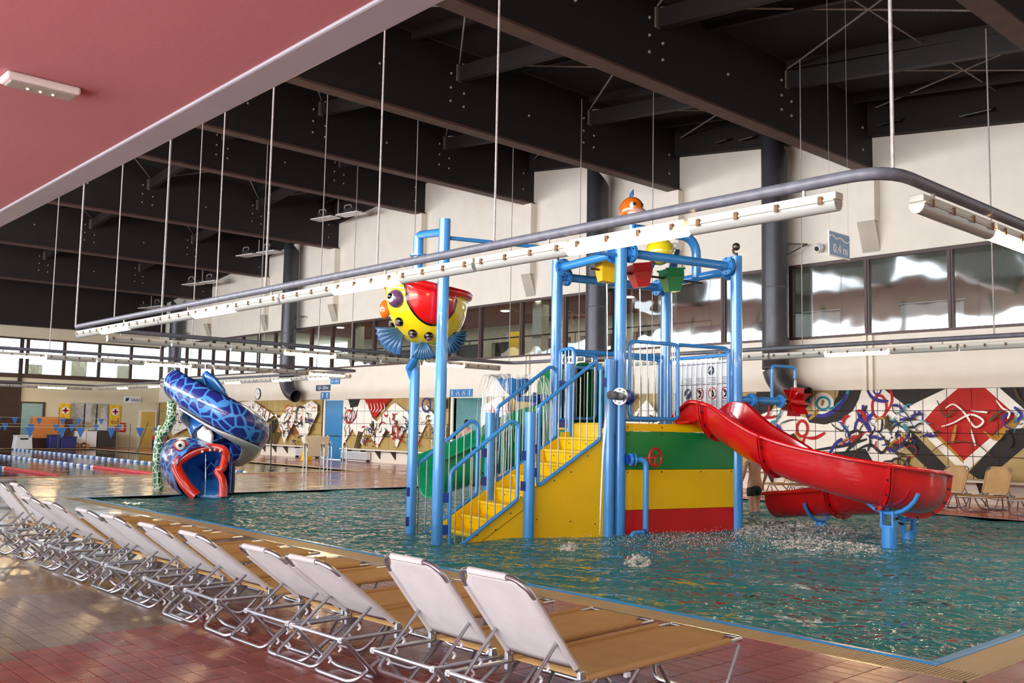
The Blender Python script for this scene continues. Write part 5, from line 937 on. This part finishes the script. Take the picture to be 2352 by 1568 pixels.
MB().tube(spline([sp_(368, 1000, 1.8), sp_(366, 1015, 1.8), sp_(370, 1040, 1.8)], 5), [.05]*4+[.1]*7, n=10).build('tail_tip', 'scale_green', t, smooth=True)
MB().tube([(-.6, 1.8, 0), (-1.1, 1.8, .35)], .12, n=10).build('green_root', 'scale_green', t, smooth=True)
MB().tube([sp_(530, 1040, 1.9), (sp_(530, 1040, 1.9)[0], 1.9, -.0)], .08, n=12).tube([sp_(518, 1060, 1.4), (sp_(518, 1060, 1.4)[0], 1.4, 0)], .12, n=12).build('support_post', 'blue_dark', t)
for px_ in (400, 468): MB().tube(fillet([sp_(px_-7, 882, 2.0), sp_(px_-7, 862, 2.0), sp_(px_+12, 866, 2.0), sp_(px_+14, 884, 2.0)], .08), .015, n=6).build('grab_rail', 'steel', t)
o = jet('water_jet', 'thin water thread falling from the serpent\'s upper lip', [SO+Matrix.Rotation(SR, 3, 'Z') @ Vector(sp_(470, 1048, .1)), SO+Matrix.Rotation(SR, 3, 'Z') @ Vector(sp_(472, 1090, 0)), SO+Matrix.Rotation(SR, 3, 'Z') @ Vector(sp_(473, 1139, 0))], .012, .01)

# ------------------------------------------------------------------ sun loungers
def lounger(label, recl, L_b, group, m_seat='sling_front', m_back='sling_back', notch=True, lk=1.45):
    """local: x=0 pivot, foot end at +lk, head side -x; z up"""
    t = thing('sun_lounger', label, 'sun lounger', (0,0,0), 0, group); h = .33; w = .28; r = .0135; ca, sa = math.cos(R(recl)), math.sin(R(recl))
    MB().tube(fillet([(-.45, -w, h-.03), (0, -w, h-.03), (lk-.02, -w, h), (lk, -w+.01, h), (lk, w-.01, h), (lk-.02, w, h), (0, w, h-.03), (-.45, w, h-.03)], .09, 6), r, n=8).build('seat_frame', 'alu', t, smooth=True)
    MB().tube([(-.43, -w-.02, h-.03), (-.43, w+.02, h-.03)], r, n=8).build('crossbar', 'alu', t)
    def bk(s_, y, o=0): return (-.0-ca*s_-sa*0, y, h+.01+sa*s_+o)
    MB().tube(fillet([bk(0, -w+.015), bk(L_b, -w+.015), bk(L_b, w-.015), bk(0, w-.015)], .12, 8), r+.001, n=8).build('back_frame', 'alu', t, smooth=True)
    # sling of the back: front (upper) and back (lower) faces
    def sling(pts_fn, n1, n2, nm, mn, off):
        rows = []
        for i in range(n1+1):
            rows.append([pts_fn(i/n1, j/n2, off) for j in range(n2+1)])
        return MB().sheet(rows).build(nm, mn, t, smooth=True, solid=.004)
    nrm = Vector((sa, 0, ca))
    def bf(u, v, off):
        s_ = .03+u*(L_b-.03); wid = (w-.012)*(1 if u < .80 else 1-.36*min(1, (u-.80)/.16)**1.1); y = (v-.5)*2*wid; sag = -.02*math.sin(PI*v)*math.sin(PI*min(1, u+.1)); return Vector(bk(s_, y))+nrm*(off+sag)
    sling(bf, 12, 8, 'back_sling', m_seat, .006); sling(bf, 12, 8, 'back_sling_reverse', m_back, -.0)
    for s_ in (-1, 1): MB().tube([bk(.04, s_*(w-.015)), bk(L_b-.13, s_*(w-.015))], r+.006, n=8).build('side_hem', m_back, t, smooth=True)
    MB().tube([bk(L_b, -w+.13), bk(L_b, w-.13)], r+.006, n=8).build('top_hem', m_back, t, smooth=True)
    def sfn(u, v, off):
        x = .02+u*(lk-.03); wid = (w-.012)*(1 if u < .905 else 1-.40*min(1, (u-.905)/.06)**.7); y = (v-.5)*2*wid; return Vector((x, y, h+.008-.03*(1-x/lk)*.9-.018*math.sin(PI*v)*math.sin(PI*u)+off))
    sling(sfn, 14, 8, 'seat_sling', m_seat, 0)
    for s_ in (-1, 1): MB().tube([(.03, s_*(w-.001), h-.02), (lk-.14, s_*(w-.001), h+.003)], r+.006, n=8).build('side_hem', m_seat, t, smooth=True)
    def uleg(xt, xb, wb, nm='leg'): MB().tube(fillet([(xt, -w-.012, h-.03), (xb, -wb, .014), (xb, wb, .014), (xt, w+.012, h-.03)], .1, 7), r, n=8).build(nm, 'alu', t, smooth=True)
    uleg(-.42, -.12, w-.02); uleg(.10, -.30, w-.04); uleg(.44, .20, w-.04); uleg(.62, .86, w-.02); uleg(lk-.05, lk-.2, w)
    # prop with notches
    b0_ = Vector(bk(.22, 0)); b0_.z -= .0; e_ = Vector((-.44-.14*(recl < 45), 0, .20 if recl > 45 else .15)); dv = (e_-b0_); wp = w-.045
    prop_ = MB().tube(fillet([(b0_.x, -wp, b0_.z), (e_.x, -wp, e_.z), (e_.x, wp, e_.z), (b0_.x, wp, b0_.z)], .06, 5), .011, n=8).build('prop', 'alu', t, smooth=True)
    for s_ in (-1, 1):
        nt_ = MB(); mn_ = dv.cross(Vector((0, 1, 0))).normalized()
        if mn_.z > 0: mn_ = -mn_
        for k in range(4): c = b0_+dv*(.28+.17*k)+mn_*.024; nt_.obox((c.x, s_*wp, c.z), (.013, .014, .04), dv.normalized(), mn_); c += mn_*.022+dv.normalized()*.012; nt_.obox((c.x, s_*wp, c.z), (.026, .014, .011), dv.normalized(), mn_)
        nt_.build('notch_bar', 'plastic_white', prop_, bevel=.003, kind='stuff')
        MB().box((-.02, s_*w-.010, h-.075), (.018, s_*w+.018, h+.022)).build('hinge_plate', 'alu', t, bevel=.004)
        MB().obox((-.43, s_*w, h-.03), (.034, .034, .034)).build('end_cap', 'plastic_white', t, bevel=.008); MB().obox((.36, s_*(w-.0), h-.05), (.04, .026, .03)).build('clip', 'plastic_white', t, bevel=.006)
    return t
lowr = lounger('x', 38, .69, None); steep = lounger('x', 51, .66, None)
NAMES = ['white-backed sun lounger nearest the camera, its tan seat fully in view', 'second sun lounger from the camera, steep white back just behind the nearest', 'third sun lounger from the camera, low reclined back over red tiles', 'fourth sun lounger from the camera, low back close behind the third', 'fifth sun lounger in the near row counted from the camera', 'sixth sun lounger in the near row counted from the camera', 'seventh sun lounger in the near row counted from the camera', 'eighth sun lounger in the near row, below the pool\'s left corner', 'ninth sun lounger in the near row counted from the camera', 'tenth sun lounger in the near row, last of the low reclined ones', 'eleventh sun lounger, steep back near the left picture edge', 'twelfth and farthest sun lounger of the near row, cut by the left picture edge']
LY = [3.765, 4.44, 5.34, 5.97, 6.975, 7.72, 8.63, 9.30, 10.3, 11.05, 11.97, 12.62]; LS = [1, 1, 0, 0, 0, 0, 0, 0, 0, 0, 1, 1]; LX = [3.71, 3.69, 3.67, 3.67, 3.665, 3.64, 3.65, 3.66, 3.66, 3.66, 3.66, 3.62]
used = {0: False, 1: False}
for i, (y, s_, x) in enumerate(zip(LY, LS, LX)):
    src = steep if s_ else lowr
    o = src if not used[s_] else dup(src); used[s_] = True; o.location = (x, y, 0); o.rotation_euler = (0, 0, R((0, .5, 1.5, 1, -1, .5, 1, -.5, 0, 1, 0, 0)[i])); o['label'] = NAMES[i]; o['group'] = 'white backed loungers in the near row'
tanl = lounger('x', 55, .72, None, 'sling_tan', 'sling_tan')
TN = [(22.35, 7.55, 'tan sun lounger at the right picture edge, only its foot end in view', 185), (22.45, 8.55, 'tan sun lounger with upright back by the mural, right of the pair', 183), (22.3, 9.45, 'tan sun lounger with upright back by the mural, nearest the slide', 180), (22.3, 12.4, 'tan flat sun lounger seen under the red slide, right one', 180), (22.3, 13.5, 'tan flat sun lounger seen under the red slide, left one', 178)]
for i, (x, y, lb_, a) in enumerate(TN):
    o = tanl if i == 0 else dup(tanl); o.location = (x, y, 0); o.rotation_euler = (0, 0, R(a)); o['label'] = lb_; o['group'] = 'tan loungers along the mural'

# ------------------------------------------------------------------ people
def skinmesh(name, nodes, edges, mn, par, sub=2):
    me = bpy.data.meshes.new(name); me.from_pydata([n[0] for n in nodes], edges, []); o = bpy.data.objects.new(name, me); COL.objects.link(o); o.parent = par
    bpy.context.view_layer.objects.active = o; sk = o.modifiers.new('skin', 'SKIN'); sk.use_smooth_shade = True
    for i, n in enumerate(nodes): v = me.skin_vertices[0].data[i]; v.radius = n[1] if isinstance(n[1], tuple) else (n[1], n[1]); v.use_root = (i == 0)
    sb = o.modifiers.new('sub', 'SUBSURF'); sb.levels = sub; sb.render_levels = sub; dg = bpy.context.evaluated_depsgraph_get(); m2 = bpy.data.meshes.new_from_object(o.evaluated_get(dg)); m2.name = name
    bpy.data.objects.remove(o); m2.materials.clear(); m2.materials.append(MT[mn]); o = bpy.data.objects.new(name, m2); COL.objects.link(o); o.parent = par; m2.polygons.foreach_set('use_smooth', [True]*len(m2.polygons)); return o
def person(label, loc, rz, top, s_, legs, arms):
    t = thing('person', label, 'person', loc, rz); t.scale = (s_, s_, s_)
    N = [((0, 0, .95), (.15, .11)), ((0, 0, 1.12), (.13, .10)), ((0, .0, 1.32), (.16, .11)), ((0, 0, 1.44), (.10, .08)), ((0, 0, 1.51), .055), ((0, -.01, 1.58), (.075, .085)), ((0, -.01, 1.68), (.08, .095)), ((0, 0, 1.75), (.05, .06))]; E = [(0,1),(1,2),(2,3),(3,4),(4,5),(5,6),(6,7)]
    for s2, (k_, f_) in zip((-1, 1), legs):
        b_ = len(N); N += [((s2*.09, 0, .9), .10), ((s2*.10, k_[0], k_[1]), .062), ((s2*.10, f_[0], f_[1]), .042), ((s2*.10, f_[0]-.12, f_[1]-.04), (.04, .03))]; E += [(0, b_), (b_, b_+1), (b_+1, b_+2), (b_+2, b_+3)]
    for s2, (e_, h_) in zip((-1, 1), arms):
        b_ = len(N); N += [((s2*.19, 0, 1.40), .055), ((s2*e_[0], e_[1], e_[2]), .042), ((s2*h_[0], h_[1], h_[2]), .028), ((s2*h_[0], h_[1]-.03, h_[2]-.08), (.036, .018))]; E += [(3, b_), (b_, b_+1), (b_+1, b_+2), (b_+2, b_+3)]
        for k in range(4): q = len(N); N += [((s2*h_[0]+(k-1.5)*.018, h_[1]-.04, h_[2]-.13-.01*(k in (1, 2))), .009), ((s2*h_[0]+(k-1.5)*.02, h_[1]-.05, h_[2]-.165-.012*(k in (1, 2))), .008)]; E += [(b_+3, q), (q, q+1)]
        q = len(N); N.append(((s2*(h_[0]-.045), h_[1]-.05, h_[2]-.1), .01)); E.append((b_+3, q))
    skinmesh('body', N, E, 'skin', t)
    MB().sphere((0, .02, 1.69), .108, 16, 12, (.92, 1.05, 1.05)).build('hair', 'hair', t, smooth=True); MB().sphere((0, -.118, 1.63), .018, 8, 6).build('nose', 'skin', t, smooth=True)
    for q in (-1, 1): MB().sphere((q*.035, -.102, 1.655), .013, 8, 6).build('eye', 'eye_black', t); MB().sphere((q*.088, 0, 1.64), .024, 8, 6, (.5, 1, 1.2)).build('ear', 'skin', t)
    sh = [((0, 0, .97), (.165, .125)), ((0, 0, .9), (.165, .13))]; se = [(0, 1)]
    for s2, (k_, f_) in zip((-1, 1), legs): b_ = len(sh); sh += [((s2*.09, 0, .86), .115), ((s2*.10, k_[0]*.6, .9+(k_[1]-.9)*.62), .105)]; se += [(1, b_), (b_, b_+1)]
    skinmesh('shorts', sh, se, 'shorts', t, 2)
    if top: skinmesh('shirt', [((0, 0, 1.0), (.165, .125)), ((0, 0, 1.2), (.15, .12)), ((0, 0, 1.4), (.18, .13)), ((-.2, 0, 1.4), .075), ((.2, 0, 1.4), .075), ((-.25, 0, 1.25), .06), ((.25, 0, 1.25), .06)], [(0,1),(1,2),(2,3),(2,4),(3,5),(4,6)], top, t)
person('boy in black swim shorts wading behind the red slide', (17.42, 11.45, -.36), R(150), None, .96, (((-.1, .5), (.05, .12)), ((.05, .48), (.15, .08))), (((.27, .02, 1.15), (.27, -.12, .95)), ((.27, .04, 1.15), (.29, -.08, .92))))
person('dark haired person in a beige shirt standing by the trolley at the teal recess', (22.6, 27.2, .045), R(-60), 'shirt', 1.03, (((0, .5), (.02, .08)), ((.02, .5), (.04, .08))), (((.26, -.02, 1.16), (.24, -.16, 1.0)), ((.26, -.02, 1.16), (.24, -.18, 1.02))))
GRP = {'tipping_bucket': 'tipping buckets under the tower top', 'air_duct': 'ventilation ducts along the long wall', 'floodlight_bar': 'floodlight bars under the roof', 'wall_speaker': 'speakers above the windows', 'radiator': 'radiators under the wall bench', 'lane_rope': 'lane ropes in the swimming pool', 'pennant_string': 'pennant strings over the swimming pool', 'banner': 'yellow banners on the end wall', 'foam_ring': 'floats before the white cabinet', 'swim_float': 'kickboards on the white cabinet', 'waste_bin': 'bins by the yellow door', 'slide_support': 'cradles under the red slide', 'light_rail': 'light rails over the pools', 'marker_pole': 'thin poles round the swimming pool', 'roller_blind': 'blinds in the gallery', 'pool_handrail': 'chrome handrails of the swimming pool'}
for o in bpy.data.objects:
    g_ = GRP.get(o.name.split('.')[0])
    if g_ and not o.parent: o['group'] = g_
print('pieces', len(pieces), 'objects', len(bpy.data.objects))
